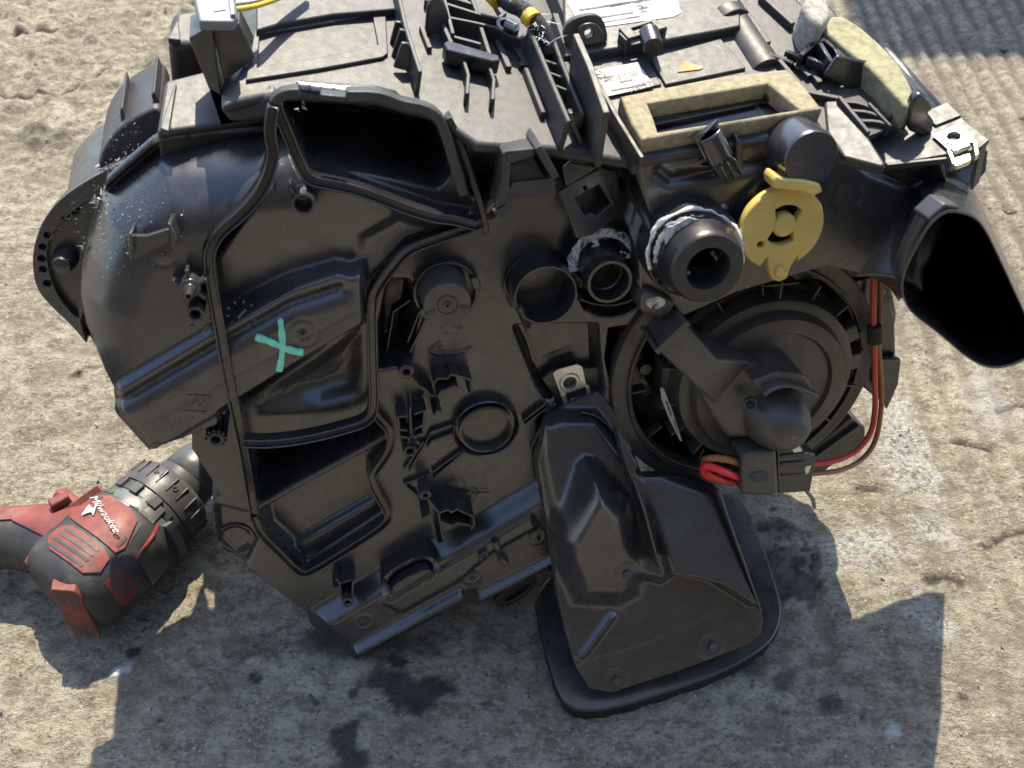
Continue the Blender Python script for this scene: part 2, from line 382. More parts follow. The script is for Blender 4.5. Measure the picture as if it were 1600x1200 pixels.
for k in range(70):
    px, py = _r.uniform(0, 1600), _r.uniform(40, 1190); s_ = .0012+.004*_r.random()**2; damp = np.maximum(damp, spot(px, py, s_*(1+_r.random()), s_, 200+k, 130, .25))
damp = np.maximum(damp, wet); wet = wet*np.clip(np.abs(fbm(GX, GY, 75, 3, 401)-.5)*34-.1, 0, 1)*np.clip(np.abs(fbm(GX, GY, 120, 2, 402)-.5)*40, 0, 1)
crk = np.zeros_like(GX)
for s_ in ('0,150 60,147 88,145 125,127 172,108', '1488,690 1502,687 1515,695 1530,701 1548,699', '1556,842 1580,835 1600,830', '1452,905 1470,900 1492,903', '1340,760 1352,764 1370,763', '20,52 60,47 110,40', '1560,640 1600,632', '1404,690 1420,694', '1195,640 1215,646'):
    ln = [GR.at(float(a.split(',')[0]), float(a.split(',')[1]))[:2] for a in s_.split()]; ln = chk(ln, 1, False)
    x0, y0 = np.min(ln, 0)-.01; x1, y1 = np.max(ln, 0)+.01; m_ = (GX > x0) & (GX < x1) & (GY > y0) & (GY < y1)
    crk[m_] = np.maximum(crk[m_], np.clip(1.5-pdist(ln, GX[m_], GY[m_])/(.0022*(.4+1.2*fbm(GX[m_], GY[m_], 90, 2, 91))), 0, 1))
damp = np.maximum(damp, crk); hgt -= crk*.002
hgt = hgt*(1-.92*wet)-damp*.0006
def ground():
    ny, nx = GX.shape; V = np.stack([GX, GY, hgt-.0015*0], -1).reshape(-1, 3)
    i, j = np.meshgrid(np.arange(nx-1), np.arange(ny-1)); b = (j*nx+i).ravel()
    Fc = np.stack([b, b+1, b+nx+1, b+nx], 1)
    me = bpy.data.meshes.new('ground'); me.vertices.add(len(V)); me.vertices.foreach_set('co', V.ravel().astype(np.float32))
    me.loops.add(Fc.size); me.loops.foreach_set('vertex_index', Fc.ravel().astype(np.int32))
    me.polygons.add(len(Fc)); me.polygons.foreach_set('loop_start', np.arange(0, Fc.size, 4, dtype=np.int32)); me.update(calc_edges=True); me.validate()
    for nm, a in (('wet', wet), ('damp', damp), ('sheen', sheen), ('pale', pale), ('chip', chip), ('groove', gro)):
        at = me.attributes.new(nm, 'FLOAT', 'POINT'); at.data.foreach_set('value', a.ravel().astype(np.float32))
    m = bpy.data.materials.new('weathered_concrete'); m.use_nodes = True; t = m.node_tree; N = t.nodes; Lk = t.links; b = N['Principled BSDF']
    tc = N.new('ShaderNodeTexCoord').outputs['Object']
    def nz(sc, det=5, ro=.6, vec=tc):
        x = N.new('ShaderNodeTexNoise'); x.inputs['Scale'].default_value = sc; x.inputs['Detail'].default_value = det; x.inputs['Roughness'].default_value = ro; Lk.new(vec, x.inputs['Vector']); return x
    def mr(src, a, c, lo, hi):
        x = N.new('ShaderNodeMapRange'); x.inputs[1].default_value = a; x.inputs[2].default_value = c; x.inputs[3].default_value = lo; x.inputs[4].default_value = hi; Lk.new(src, x.inputs[0]); return x.outputs[0]
    def mix(fac, A, B, mode='MIX'):
        x = N.new('ShaderNodeMix'); x.data_type = 'RGBA'; x.blend_type = mode
        for k, q in ((0, fac), (6, A), (7, B)):
            if hasattr(q, 'is_linked'): Lk.new(q, x.inputs[k])
            else: x.inputs[k].default_value = q if k == 0 else (*q, 1)
        return x.outputs[2]
    def att(n): x = N.new('ShaderNodeAttribute'); x.attribute_name = n; return x.outputs['Fac']
    mp = N.new('ShaderNodeMapping'); mp.inputs['Scale'].default_value = (.7, 1.15, 1.); mp.inputs['Rotation'].default_value = (0, 0, .08); Lk.new(tc, mp.inputs['Vector']); tx = mp.outputs[0]
    c = mix(mr(nz(9).outputs['Fac'], .35, .65, 0, 1), (.385, .35, .265), (.60, .55, .42))
    c = mix(mr(nz(80, 7, .75, tx).outputs['Fac'], .40, .60, 0, .9), c, (.20, .165, .12))
    c = mix(mr(nz(300, 5, .75, tx).outputs['Fac'], .51, .62, 0, .8), c, (.58, .52, .40))
    c = mix(mr(nz(400, 4, .7, tx).outputs['Fac'], .55, .66, 0, .85), c, (.10, .085, .07))
    v = N.new('ShaderNodeTexVoronoi'); v.inputs['Scale'].default_value = 210; Lk.new(tc, v.inputs['Vector'])
    ag = mr(v.outputs['Distance'], .12, .26, 1, 0); sep = N.new('ShaderNodeSeparateColor'); Lk.new(v.outputs['Color'], sep.inputs[0])
    pk = mr(sep.outputs[0], 0.56, .58, 0, .8); mu = N.new('ShaderNodeMath'); mu.operation = 'MULTIPLY'; Lk.new(ag, mu.inputs[0]); Lk.new(pk, mu.inputs[1])
    c = mix(mu.outputs[0], c, mix(sep.outputs[1], (.20, .18, .15), (.74, .70, .62)))
    pit = mr(nz(150, 3, .6).outputs['Fac'], .70, .76, 0, .85); c = mix(pit, c, (.045, .04, .033))
    c = mix(mr(att('chip'), 0, 1, 0, .4), c, (.22, .185, .14)); c = mix(mr(att('groove'), 0, 1, 0, .7), c, (.20, .17, .125))
    c = mix(mr(att('damp'), 0, 1, 0, .85), c, (.035, .03, .028))
    c = mix(mr(att('wet'), 0, 1, 0, .92), c, (.02, .018, .018))
    c = mix(att('pale'), c, (.72, .72, .74))
    spec = nz(420, 2, .5); hs = N.new('ShaderNodeHueSaturation'); hs.inputs['Saturation'].default_value = .8; hs.inputs['Value'].default_value = 1.35
    Lk.new(spec.outputs['Color'], hs.inputs['Color'])
    shf = N.new('ShaderNodeMath'); shf.operation = 'MULTIPLY'; Lk.new(att('sheen'), shf.inputs[0]); Lk.new(mr(nz(260, 3).outputs['Fac'], .40, .56, 0, .6), shf.inputs[1])
    c = mix(shf.outputs[0], c, hs.outputs[0])  # rainbow glints of the oily film, painted into the base colour
    Lk.new(c, b.inputs['Base Color'])
    rg = N.new('ShaderNodeMath'); rg.operation = 'SUBTRACT'; rg.inputs[0].default_value = .92; Lk.new(mr(att('wet'), .2, .9, 0, .80), rg.inputs[1])
    r2 = N.new('ShaderNodeMath'); r2.operation = 'SUBTRACT'; Lk.new(rg.outputs[0], r2.inputs[0]); Lk.new(mr(att('sheen'), 0, 1, 0, .5), r2.inputs[1]); 
    Lk.new(r2.outputs[0], b.inputs['Roughness']); b.inputs['Specular IOR Level'].default_value = .35
    ad = N.new('ShaderNodeMath'); ad.operation = 'MULTIPLY_ADD'; Lk.new(nz(240, 6, .72, tx).outputs['Fac'], ad.inputs[0]); ad.inputs[1].default_value = 1.; Lk.new(nz(800, 4, .7).outputs['Fac'], ad.inputs[2])
    bp = N.new('ShaderNodeBump'); bp.inputs['Distance'].default_value = .004; Lk.new(ad.outputs[0], bp.inputs['Height'])
    Lk.new(mr(att('wet'), .3, 1, 1., .10), bp.inputs['Strength']); Lk.new(bp.outputs[0], b.inputs['Normal'])
    me.materials.append(m); me.polygons.foreach_set('use_smooth', [True]*len(me.polygons))
    o = bpy.data.objects.new('ground', me); COL.objects.link(o); o['kind'] = 'structure'
ground()
# ------------------------------------------------------------------ the heater box
H = thing('car_heater_box', (0, .36, 0), 'black plastic car heater box with blower motor and open air ducts lying on the concrete', 'heater box')
BAND = P('178,604 250,562 340,510 455,447 528,424 548,430 574,421 578,516 470,578 345,654 264,700 232,702 178,642')
FS = Shell(F, [(P('434,147 466,141 590,148 620,156 670,171 746,221 985,250 1003,256 1006,330 1000,505 950,512 944,560 958,622 1000,700 940,800 893,872 850,892 745,945 735,937 555,1030 485,975 480,957 395,893 338,846 332,785 345,770 300,700 300,400 420,250 425,165'), 0.),
               (P('430,232 425,165 440,400 420,600 330,660 264,700 232,702 178,642 178,604 140,545 126,528 114,492 111,450 124,390 150,322 184,290 243,240'), .02)])
FS.op('40,180 432,180 432,232 415,290 385,330 331,385 329,410 352,560 365,640 345,670 100,760 40,600', 20, 2)
FS.op('432,200 475,275 560,295 690,340 748,348 640,387 583,455 582,520 345,680 330,410 385,330 415,290', [(480, 300, 17), (480, 430, 8), (700, 340, 14)], 2)
FS.op('560,300 690,340 748,348 640,387 583,455 572,440 545,405 552,360 600,330', 8, 9)
FS.op('420,438 470,424 542,406 580,430 580,455 520,440 440,455', 2, 4)
FS.op(BAND, [(200, 640, 25), (560, 470, 22), (345, 600, 24)], 3.5)
FS.round('172,607 250,562 340,510 455,447 528,424', 8, 7, .024)
FS.groove('200,640 578,440', 1.2, -.25, .024); FS.groove('215,672 578,480', 1.2, -.25, .024)
FS.op('386,662 400,640 480,592 576,528 575,640 556,658 480,676 390,688', [(400, 660, -1), (480, 670, -3), (560, 560, -9)], 12, proj=19)
FS.op('430,630 480,598 560,562 574,580 566,640 500,660', [(440, 640, -7), (560, 640, -10), (570, 540, -12)], 16, proj=12)
FS.op('391,696 480,687 560,668 592,660 604,668 602,690 415,792 400,798', [(400, 730, -60), (600, 690, -60), (415, 790, -60)], 4, proj=7)
FS.op('406,796 606,686 612,700 585,735 586,752 607,790 607,812 480,894 415,834', -12, 4)
FS.op('452,864 592,784 607,812 480,894', -7, 3.5)
FS.op('455,900 480,893 607,812 610,825 482,908', 0, 2)
FS.op('332,785 396,800 412,836 398,868 388,895 338,848', -5, 4)
# centre plate
FS.op('606,436 640,437 656,478 640,562 622,572 592,578 590,514', -32, 4)
FS.op('700,176 745,224 985,252 1004,258 985,300 880,262 820,272 742,318', [(720, 190, -2), (980, 255, -2), (760, 300, -18)], 4)
FS.op('742,345 742,318 790,274 870,262 892,272 892,300 800,305 772,350', 8, 9, blend='r')
FS.op('800,508 936,506 940,560 945,612 905,660 862,640 838,606 820,560', -14, 3)
FS.op('840,640 880,655 985,700 985,760 893,872 862,860 836,722', -10, 4)
# lower edge band
FS.op('488,972 546,938 600,905 640,880 700,850 850,762 880,770 896,872 850,894 745,947 735,939 555,1034 484,978', 12, 10)
FS.op('594,945 715,872 832,803 846,826 770,868 716,914 626,963', 14.5, 3)
FS.op('548,1022 722,926 735,938 556,1034', 18, 3)
FS.op('738,938 888,864 896,874 748,948', 17, 3)
# upper left rounding and the open duct mouth
FS.round('113,505 111,450 124,390 150,322 184,290 243,240 330,225 440,215', 34, 40, .0)
HOLE = P('437,172 448,160 466,156 520,158 590,163 622,172 664,186 684,204 706,262 705,285 688,302 640,292 560,276 482,262')
FS.op(HOLE, [(440, 160, -95), (690, 200, -95), (600, 280, -110)], 5, proj=8)
for x, y, r in ((253, 398, 5.5), (473, 520, 7.2), (978, 893, 6)): FS.ring(x, y, r, .8, -.7)
for x, y, r in ((568, 972, 5.4), (737, 900, 5.4), (838, 838, 5.4)): FS.ring(x, y, r, .8, .8)
FS.ring(473, 520, 3, .7, -.5)
for pl in ('720,512 712,560 708,592', '762,715 745,765 724,800'): FS.groove(pl, .9, .9)
FS.groove('736,545 705,553 672,548', 1.1, 1.2); FS.groove('688,536 672,548 692,557', 1., 1.2)
FS.groove('762,766 735,764 708,760', 1.1, 1.2); FS.groove('717,757 703,758', 1., 1.)
FS.groove('688,515 700,508 708,514 716,512 718,522 706,526 700,522 690,524 688,515', .7, .7)
FS.groove('732,722 742,718 752,724 748,736 738,738 730,732 732,722', .7, .7)
FS.groove('830,560 850,582 905,560 935,552', .8, -.5)
build('front_casing', FS.mesh(lambda v: np.where((v[:, 2] > .24), .008, .125), BACK), 'case', H, smooth=179, fix=False)
# right half of the front
RS = Shell(F, [(P('1000,246 1285,200 1312,235 1380,258 1480,246 1535,232 1540,250 1500,315 1478,326 1440,372 1410,430 1404,470 1382,442 1366,433 1340,425 1290,414 1230,432 1150,456 1060,496 1036,500 1004,484 1000,400 1018,350'), .03)])
RS.op('900,100 1600,100 1600,600 900,600', 30, .01)
RS.op('1330,425 1365,360 1400,300 1420,262 1560,200 1560,300 1500,330 1440,400 1420,480', [(1400, 300, 24), (1540, 250, 24), (1410, 450, 46)], 14)
RS.groove('1372,395 1392,340 1412,300', 7, 3., .035)
RS.op('1478,252 1532,236 1532,262 1506,300 1486,300', -20, 3)
RS.round('1000,236 1018,250 1285,204 1320,236 1380,262 1440,256', 6, 5, .03)
RS.ring(1325, 305, 7, .8, -.6)
build('right_casing', RS.mesh(.10, BACK), 'case', H, smooth=179, fix=False)
def Q(s, d=0., fr=F): return [fr.at(x, y, d) for x, y in (P(s) if isinstance(s, str) else s)]
def QS(s, e=0., sh=FS): return [sh.pt(x, y, e) for x, y in (P(s) if isinstance(s, str) else s)]
def uvs(s, d, fr=F): return [fr.uv(x, y, d) for x, y in (P(s) if isinstance(s, str) else s)]
n_ = F.n
# body behind the front mouldings, with an added plate that casts shade
mb = MB(); mb.prism(Q('330,345 430,262 440,175 700,185 985,275 1000,480 905,840 700,900 545,985 350,800 270,640', -.0), BACK*.06); mb.v = [tuple(np.array(q)+BACK*.125) for q in mb.v]; build('rear_casing_or_shade_plate', mb, 'blk', H)
mb = MB(); mb.prism(Q('1010,262 1290,215 1440,280 1400,430 1180,440 1010,490', 0), BACK*.22); build('rear_casing_or_shade_plate', mb, 'blk', H)
mb = MB(); mb.prism([np.array([x, .47, z]) for x, z in ((0, .10), (.16, .10), (.20, .118), (.226, .15), (.236, .185), (.236, .225), (.20, .262), (0, .262))], np.array([0, .016, 0])); build('rear_casing_or_shade_plate', mb, 'blk', H, .006)  # unseen plate, added and shaped to shade the ground beside the foot duct
# -------- seam channels
CH_ = [(-.0026, -.004), (.0026, -.004), (.0026, .0036), (.0016, .0036), (.0016, .0010), (-.0016, .0010), (-.0016, .0036), (-.0026, .0036)]
def seam(s, d, cl=2, sc=1.):
    pts = chk(P(s), cl, False); ds = d if callable(d) else (lambda x, y: d)
    mb = MB(); mb.sweep([F.at(x, y, ds(x, y)) for x, y in pts], n_, [(a*sc, b) for a, b in CH_]); return build('seam_channel', mb, 'gloss', H, .0004)
def lin(x0, y0, d0, x1, y1, d1):
    def f(x, y):
        t = ((x-x0)*(x1-x0)+(y-y0)*(y1-y0))/((x1-x0)**2+(y1-y0)**2); t = min(1, max(0, t)); return (d0+(d1-d0)*t)/1000
    return f
seam('427,166 421,205 428,232 424,262 410,296 382,330 342,362 329,388 327,412 334,455 343,505 352,560 366,628 380,690 392,762 398,802', lin(425, 200, 18, 366, 628, 24) if 0 else lambda x, y: (.0225 if y < 640 else .0225-.0195*min(1, (y-640)/130)), 2)
seam('380,688 420,690 482,682 545,666 575,655 585,636 582,560 580,470 586,450 608,420 628,395 645,384 700,364 752,346', lambda x, y: .012 if x > 560 and y < 640 else .012+.010*max(0, min(1, (520-x)/140)), 2)
seam('432,166 450,210 472,262 484,280 520,286 560,295 600,310 640,326 680,338 706,340 745,350', .017, 2)
seam('583,640 596,655 609,668 612,690 602,712 583,736 580,750 590,770 605,795 608,812 540,856 482,892 466,890 440,862 408,832 398,806', .003, 2, .9)
# top lip of the duct mouth, worn and torn
mb = MB(); LIP = [(-.0022, -.004), (.0022, -.004), (.0022, .005), (-.0022, .005)]
mb.sweep(Q(chk(P('428,160 434,150 448,143 468,142'), 1, False), .0165), n_, LIP); mb.sweep(Q('500,147 541,151', .013), n_, [(a*.6, b) for a, b in LIP])
mb.sweep(Q(chk(P('541,146 585,146 606,152 624,160 660,166 682,178 692,196 712,265 724,300'), 1, False), .0165), n_, LIP); build('mouth_lip', mb, 'top', H, .0006)
mb = MB(); mb.sweep(Q(chk(P('697,176 712,205 735,272 752,330 756,356'), 1, False), .004), n_, [(-.0016, -.01), (.0016, -.01), (.0016, .009), (-.0016, .009)]); build('side_rib', mb, 'gloss', H, .0006)
# -------- rim plate with holes behind the bulge at the left
FL = Frame(F.xyz(0, 0, -.028), U, F.n)
outl = chk(P('50,410 53,382 66,345 92,312 130,285 180,258 246,230 250,270 165,300 132,360 122,430 124,500 140,545 118,515 70,470 54,445'), 2)
inn = chk(P('72,400 78,372 96,345 128,320 150,308 160,330 150,400 128,500 112,490 84,452'), 2)
hp = [(116, 333), (100, 342), (75, 368), (67, 386), (65, 404), (67, 421), (74, 443)]
mb = plate_mesh(FL, [[FL.uv(x, y) for x, y in outl], [FL.uv(x, y) for x, y in inn]]+[circ(FL.uv(x, y), .0019, 14) for x, y in hp], 0, .007, .0005)
build('rim_plate', mb, 'case', H)
mb = plate_mesh(FL, [[FL.uv(x, y) for x, y in outl]], -.0045, .004, .0005); build('backing_plate', mb, 'case', H)
mb = MB(); mb.lathe(FL.at(103, 402, -.004), n_, [(0, .012), (.004, .011), (.006, .004), (.0062, -.002)], 20); build('locating_peg', mb, 'blk', H)
mb = MB(); mb.prism(Q(chk(P('150,320 150,270 160,232 182,203 208,184 262,158 262,320'), 2), -.05), BACK*.045); build('side_dome', mb, 'top', H, .004, seg=4)
mb = MB(); mb.prism(Q('187,172 191,168 197,190 190,200', -.055), BACK*.035); build('dome_rib', mb, 'top', H, .0005)
mb = MB(); mb.prism(Q('236,148 241,143 249,160 243,172', -.055), BACK*.035); build('dome_rib', mb, 'top', H, .0005)
mb = MB(); mb.prism(Q('96,345 118,318 160,288 243,250 330,250 330,600 200,595 150,545 128,510 104,478', -.034), BACK*.06); build('rear_casing_or_shade_plate', mb, 'blk', H, .002)
# -------- pegs, posts and clips on the front face
def post(x, y, ln, r, hole, m='blk', e0=0., sh=FS, name='screw_post', taper=1., nose=None, seg=18, hexhole=False, ribs=0):
    """hollow post whose open tip is at pixel x, y and which stands ln above the face below it"""
    d = sh.at(x, y-ln*1100); c = F.at(x, y, d+ln); mb = MB()
    mb.lathe(c, n_, [(r/taper, -ln-.004), (r, -.0004), (r-.0005, 0), (hole+.0004, 0), (hole, -.0005), (hole*.9, -min(ln, .008)), (0, -min(ln, .008))], seg)
    for k in range(ribs):
        a = 2*math.pi*k/ribs; e = F.u*math.cos(a)+F.v*math.sin(a); g = F.u*-math.sin(a)+F.v*math.cos(a)
        mb.box(c+e*(r+.0003)-n_*(ln/2+.001), e*.0009, g*.0006, n_*ln/2)
    return build(name, mb, m, H, smooth=40)
post(337, 688, .018, .0042, .0022, ribs=12); post(635, 582, .010, .0042, .0018); post(665, 775, .016, .0034, .0014)
post(543, 942, .016, .0034, .0016, name='screw_post'); post(474, 320, .012, .0050, .0038, name='screw_boss')
post(305, 492, .011, .0042, .0025, seg=6, name='hex_post'); post(641, 706, .010, .0040, .0022, seg=6, name='hex_post')
post(867, 898, .010, .0040, .0018, seg=10)
def lugged(x, y, ln=.012, r=.0048):
    d = FS.at(x, y-14); c = F.at(x, y, d+ln); mb = MB()
    mb.lathe(c, n_, [(r*.85, -ln-.004), (r, -.003), (r*.95, -.001), (r*.55, 0), (r*.5, .004), (r*.38, .008), (r*.2, .008), (r*.18, .003), (0, .003)], 22)
    for k in range(5):
        a = 2*math.pi*(k+.25)/5; e = F.u*math.cos(a)+F.v*math.sin(a); g = F.u*-math.sin(a)+F.v*math.cos(a)
        mb.box(c+e*(r+.0012)-n_*.008, e*.0024, g*.0008, n_*.006)
    return build('guide_pin', mb, 'blk', H, .0003)
lugged(297, 452)
mb = MB(); mb.wall(Q('452,283 458,292 470,300 486,296 494,306', .014), n_, .009, .0016, .006); mb.prism(Q('455,285 466,300 484,300 492,310 470,312 456,300', .02), -n_*.01); build('boss_web', mb, 'blk', H, .0004)
# zig-zag clips with walls standing off the face
def clip(paths, h=.011, t=.0012, name='cable_clip', sh=FS, m='blk'):
    mb = MB()
    for s in paths:
        p = P(s); d = float(np.mean([sh.at(x, y) for x, y in p])); mb.wall([F.at(x, y, d+h) for x, y in p], n_, 0, t, h+.003)
    return build(name, mb, m, H, .0003)
clip(['621,652 636,651', '641,636 642,672 646,688', '647,648 664,642 662,664', '624,672 637,674', '647,672 662,664', '622,652 624,672'], .012, name='pin_bracket')
lugged(645, 688, .010, .0028)
clip(['667,614 678,620', '678,600 684,592 700,592 704,586 716,588 736,594 737,612 733,616', '684,620 690,612 702,608 708,604 716,606', '660,622 667,612 652,602 648,594', '678,650 684,642 690,646', '668,616 672,640'], .013)
clip(['668,780 685,800 690,830 694,848 684,850', '686,802 700,797 705,801 715,796 722,800 740,808 741,820 736,828', '690,816 706,822 716,818 726,820 736,822', '660,812 672,804'], .015)
clip(['524,905 530,910 534,935', '532,912 545,908 556,906', '552,908 550,932', '520,920 530,918'], .012, name='post_web')
# thin stiffening walls
def walls(paths, h=.005, t=.0011, name='thin_rib', m='gloss', sh=FS):
    for s in paths:
        mb = MB(); mb.wall([sh.fr.at(x, y, .000+np.median([sh.at(*q) for q in P(s)])+h) for x, y in P(s)], n_, 0, t, h+.004); build(name, mb, m, H, .0003)
walls(['642,469 615,487 608,530 602,566 622,578', '656,486 637,536', '668,494 640,552', '612,708 650,700'][:3], .004)
walls(['672,676 708,664', '662,690 632,735', '672,742 632,757 652,775', '676,738 712,712 722,706', '678,748 724,708', '674,676 640,738', '592,778 632,756', '707,678 674,690 668,700'], .003)
walls(['818,658 852,632', '820,664 856,638'], .004)
walls(['790,486 812,505 825,530 835,565'], .004, .0024)
walls(['857,642 830,702', '874,640 878,660 870,668'], .003)
mb = MB(); p_ = [FS.pt(x, y, .0035) for x, y in chk(P('600,918 598,898 606,882 640,862 660,856 676,862 682,876 680,888'), 2, False)]
mb.wall(p_, n_, .008, .003, .008); mb.wall([q+n_*.002 for q in [FS.pt(x, y, .003) for x, y in chk(P('610,918 612,902 650,880 668,876 674,884'), 2, False)]], n_, .006, .0012, .01); build('oval_boss', mb, 'gloss', H, .0008)
mb = MB(); mb.wall([FS.pt(x, y, .001) for x, y in chk(P('772,842 776,850 782,868 790,876'), 1, False)], n_, .004, .0042, .003); build('clip_tongue', mb, 'gloss', H, .0008)
clip(['748,870 760,862', '750,876 756,868', '760,862 762,870'], .004, .0012, 'small_hook')
mb = MB(); r_ = chk(P('770,938 800,915 828,895 838,900 840,914 822,932 792,950 776,948'), 2); mb.prism(Q(r_, -.006), -n_*.012); build('oval_lug', mb, 'gloss', H, .001)
mb = plate_mesh(F, [uvs(r_, -.002), uvs(chk(P('786,938 826,910 830,918 796,942'), 1), -.002)], -.002, .005, .0004); build('oval_lug', mb, 'gloss', H)
# little screw recess nubs and moulded discs
for x, y in ((568, 974), (738, 902), (839, 841), (473, 522), (254, 399), (978, 897)):
    mb = MB(); c = FS.pt(x, y); mb.lathe(c, n_, [(.0030, -.001), (.0026, .0002), (.0012, .0004), (.0011, .0016), (0, .0018)], 12); build('screw_mark', mb, 'gloss', H)
mb = MB(); mb.lathe(FS.pt(368, 840), n_, [(.0115, -.003), (.0108, .0012), (.0098, .0014), (.0025, -.0026), (.002, -.001), (0, -.001)], 36); build('cone_screw', mb, 'gloss', H)
def clock(x, y, r=.0065, k=10):
    mb = MB(); c = FS.pt(x, y)
    for i in range(k):
        a = 2*math.pi*i/k; e = F.u*math.cos(a)+F.v*math.sin(a); g = np.cross(n_, e); mb.box(c+e*r+n_*.0001, e*.0007, g*.0005, n_*.0003)
    mb.box(c+n_*.0001, F.u*.0022+F.v*.002, F.v*.0004-F.u*.0003, n_*.0003); build('date_clock', mb, 'gloss', H)
clock(378, 490); clock(320, 515, .006, 7)
mb = MB(); ph = chk(P('318,612 324,643 289,640 292,618')[:4], 0); ph = P('292,617 330,619 322,644 286,641')
mb.wall(QS(ph+[ph[0]], 0), n_, .0004, .0006, .001); mb.wall(QS('298,634 308,626 312,636 320,624', 0), n_, .0004, .0006, .001); build('mould_mark', mb, 'gloss', H)
# moulded lettering (illegible material marks) as raised strokes
def text(s, fr, px, py, d, size, ang, m, parent, name, th=.0003, shear=0., al='CENTER', label=None):
    cu = bpy.data.curves.new('t', 'FONT'); cu.body = s; cu.size = size; cu.extrude = th; cu.shear = shear; cu.align_x = al; cu.align_y = 'CENTER'
    o = bpy.data.objects.new('t', cu); me = bpy.data.meshes.new_from_object(o)
    a = np.empty(len(me.vertices)*3, np.float32); me.vertices.foreach_get('co', a); a = a.reshape(-1, 3); cs, sn = math.cos(ang), math.sin(ang)
    o0 = fr.at(px, py, d) if px is not None else fr.o+fr.n*d
    mb = MB(); vs = o0+(a[:, :1]*cs-a[:, 1:2]*sn)*fr.u+(a[:, :1]*sn+a[:, 1:2]*cs)*fr.v+a[:, 2:3]*fr.n
    mb.add(vs.tolist(), [tuple(p.vertices) for p in me.polygons]); bpy.data.objects.remove(o); bpy.data.curves.remove(cu); bpy.data.meshes.remove(me)
    return build(name, mb, m, parent, fix=False, smooth=30, label=label)
text('>PP<', F, 268, 618, FS.at(268, 618), .007, R(28), 'gloss', H, 'mould_lettering', .00012)
text('01100', F, 246, 655, FS.at(246, 655), .0075, R(-50), 'gloss', H, 'mould_lettering', .00012)
# green X marked on the plate
mb = MB()
def stroke(pts, wd):
    p = chk(P(pts), 2, False); c = [FS.pt(x, y, .0016) for x, y in p]; L_ = []; R_ = []
    for i, q in enumerate(c):
        t = unit(c[min(i+1, len(c)-1)]-c[max(0, i-1)]); l = np.cross(t, n_); k = wd*(.85+.35*random.random())*(.75 if i in (0, len(c)-1) else 1); L_.append(q+l*k); R_.append(q-l*k)
    mb.prism(L_+R_[::-1], -n_*.002)
stroke('438,500 440,520 442,540 440,560 436,581', .0014); stroke('399,528 420,534 440,543 458,550 474,552', .0014); build('green_x_mark', mb, 'green', H, smooth=40, label='green painted x')
# L-shaped tab with a pale broken edge
mb = MB(); b_ = FS.at(235, 385)
mb.prism([F.at(x, y, b_+.008) for x, y in P('203,372 206,368 228,369 262,358 266,362 266,378 258,384 210,404 206,400')], -n_*.003)
mb.prism([F.at(x, y, b_+.013) for x, y in P('201,366 206,364 209,400 205,408 201,398')], -n_*.014)
mb.prism([F.at(x, y, b_+.012) for x, y in P('262,349 268,352 278,376 272,386 266,370')], -n_*.013); build('cable_tab', mb, 'case', H, .0005)
# -------- turret, ring and pipe stubs
def mmp(x, y, d=0.): return F.mm(x, y, d)
c = F.at(695, 448, 0); k = mmp(695, 448)
mb = MB(); mb.lathe(c, n_, [(50*k, -.002), (52*k, .003), (51*k, .0065), (46*k, .0068), (44*k, .004), (43*k, -.006), (30*k, -.006)], 56); build('turret_collar', mb, 'gloss', H, .0004)
c2 = F.at(699, 476, .026); k2 = mmp(699, 476, .026)
mb = MB(); mb.lathe(c2, n_, [(41*k2, -.034), (37.5*k2, -.001), (36.5*k2, 0), (17*k2, 0), (16*k2, -.0006), (15*k2, -.0006), (14.4*k2, 0), (6*k2, 0), (5*k2, .0012), (2.5*k2, .0014), (2*k2, -.001), (0, -.001)], 56); build('turret', mb, 'motor', H)
for a in (200, 340): 
    e = F.u*math.cos(R(a))+F.v*math.sin(R(a)); g = np.cross(n_, e); mb = MB(); mb.box(c2+e*30*k2+n_*.0002, e*9*k2, g*3*k2, n_*.0004); build('turret_slot', mb, 'ink', H)
for a in (15, 100, 218):
    e = F.u*math.cos(R(a))+F.v*math.sin(R(a)); g = np.cross(n_, e); mb = MB(); mb.box(c+e*47*k+n_*.006, e*6*k, g*10*k, n_*.003); build('turret_catch', mb, 'gloss', H, .0005)
c = F.at(760, 671, .006); k = mmp(760, 671, .006)
mb = MB(); mb.lathe(c, n_, [(53*k, -.009), (51.5*k, .0002), (50*k, .0008), (48*k, 0), (46*k, -.004), (42*k, -.004), (42*k, .0005), (38*k, .0008), (36*k, -.001), (35.5*k, -.004), (0, -.0035)], 60); build('round_cover', mb, 'gloss', H)
# pipe stub one
c = F.at(853, 462, .021); k = mmp(853, 462, .021)
mb = MB(); mb.lathe(c, n_, [(52*k, -.026), (49*k, -.001), (48.3*k, 0), (46*k, 0), (45*k, -.001), (43*k, -.03), (42*k, -.031), (0, -.034)], 64); build('pipe_stub', mb, 'gloss', H)
c0 = F.at(840, 440, .0); mb = MB(); mb.lathe(c0, n_, [(57*k, -.004), (57*k, .005), (54.5*k, .005), (54*k, -.001)], 56, None, R(30), R(215)); build('stub_collar', mb, 'gloss', H, .0003)
mb = MB(); mb.tube([F.at(810, 478, .02), F.at(820, 500, .018), F.at(824, 508, .012)], .0022, 8); build('stub_lug', mb, 'blk', H)
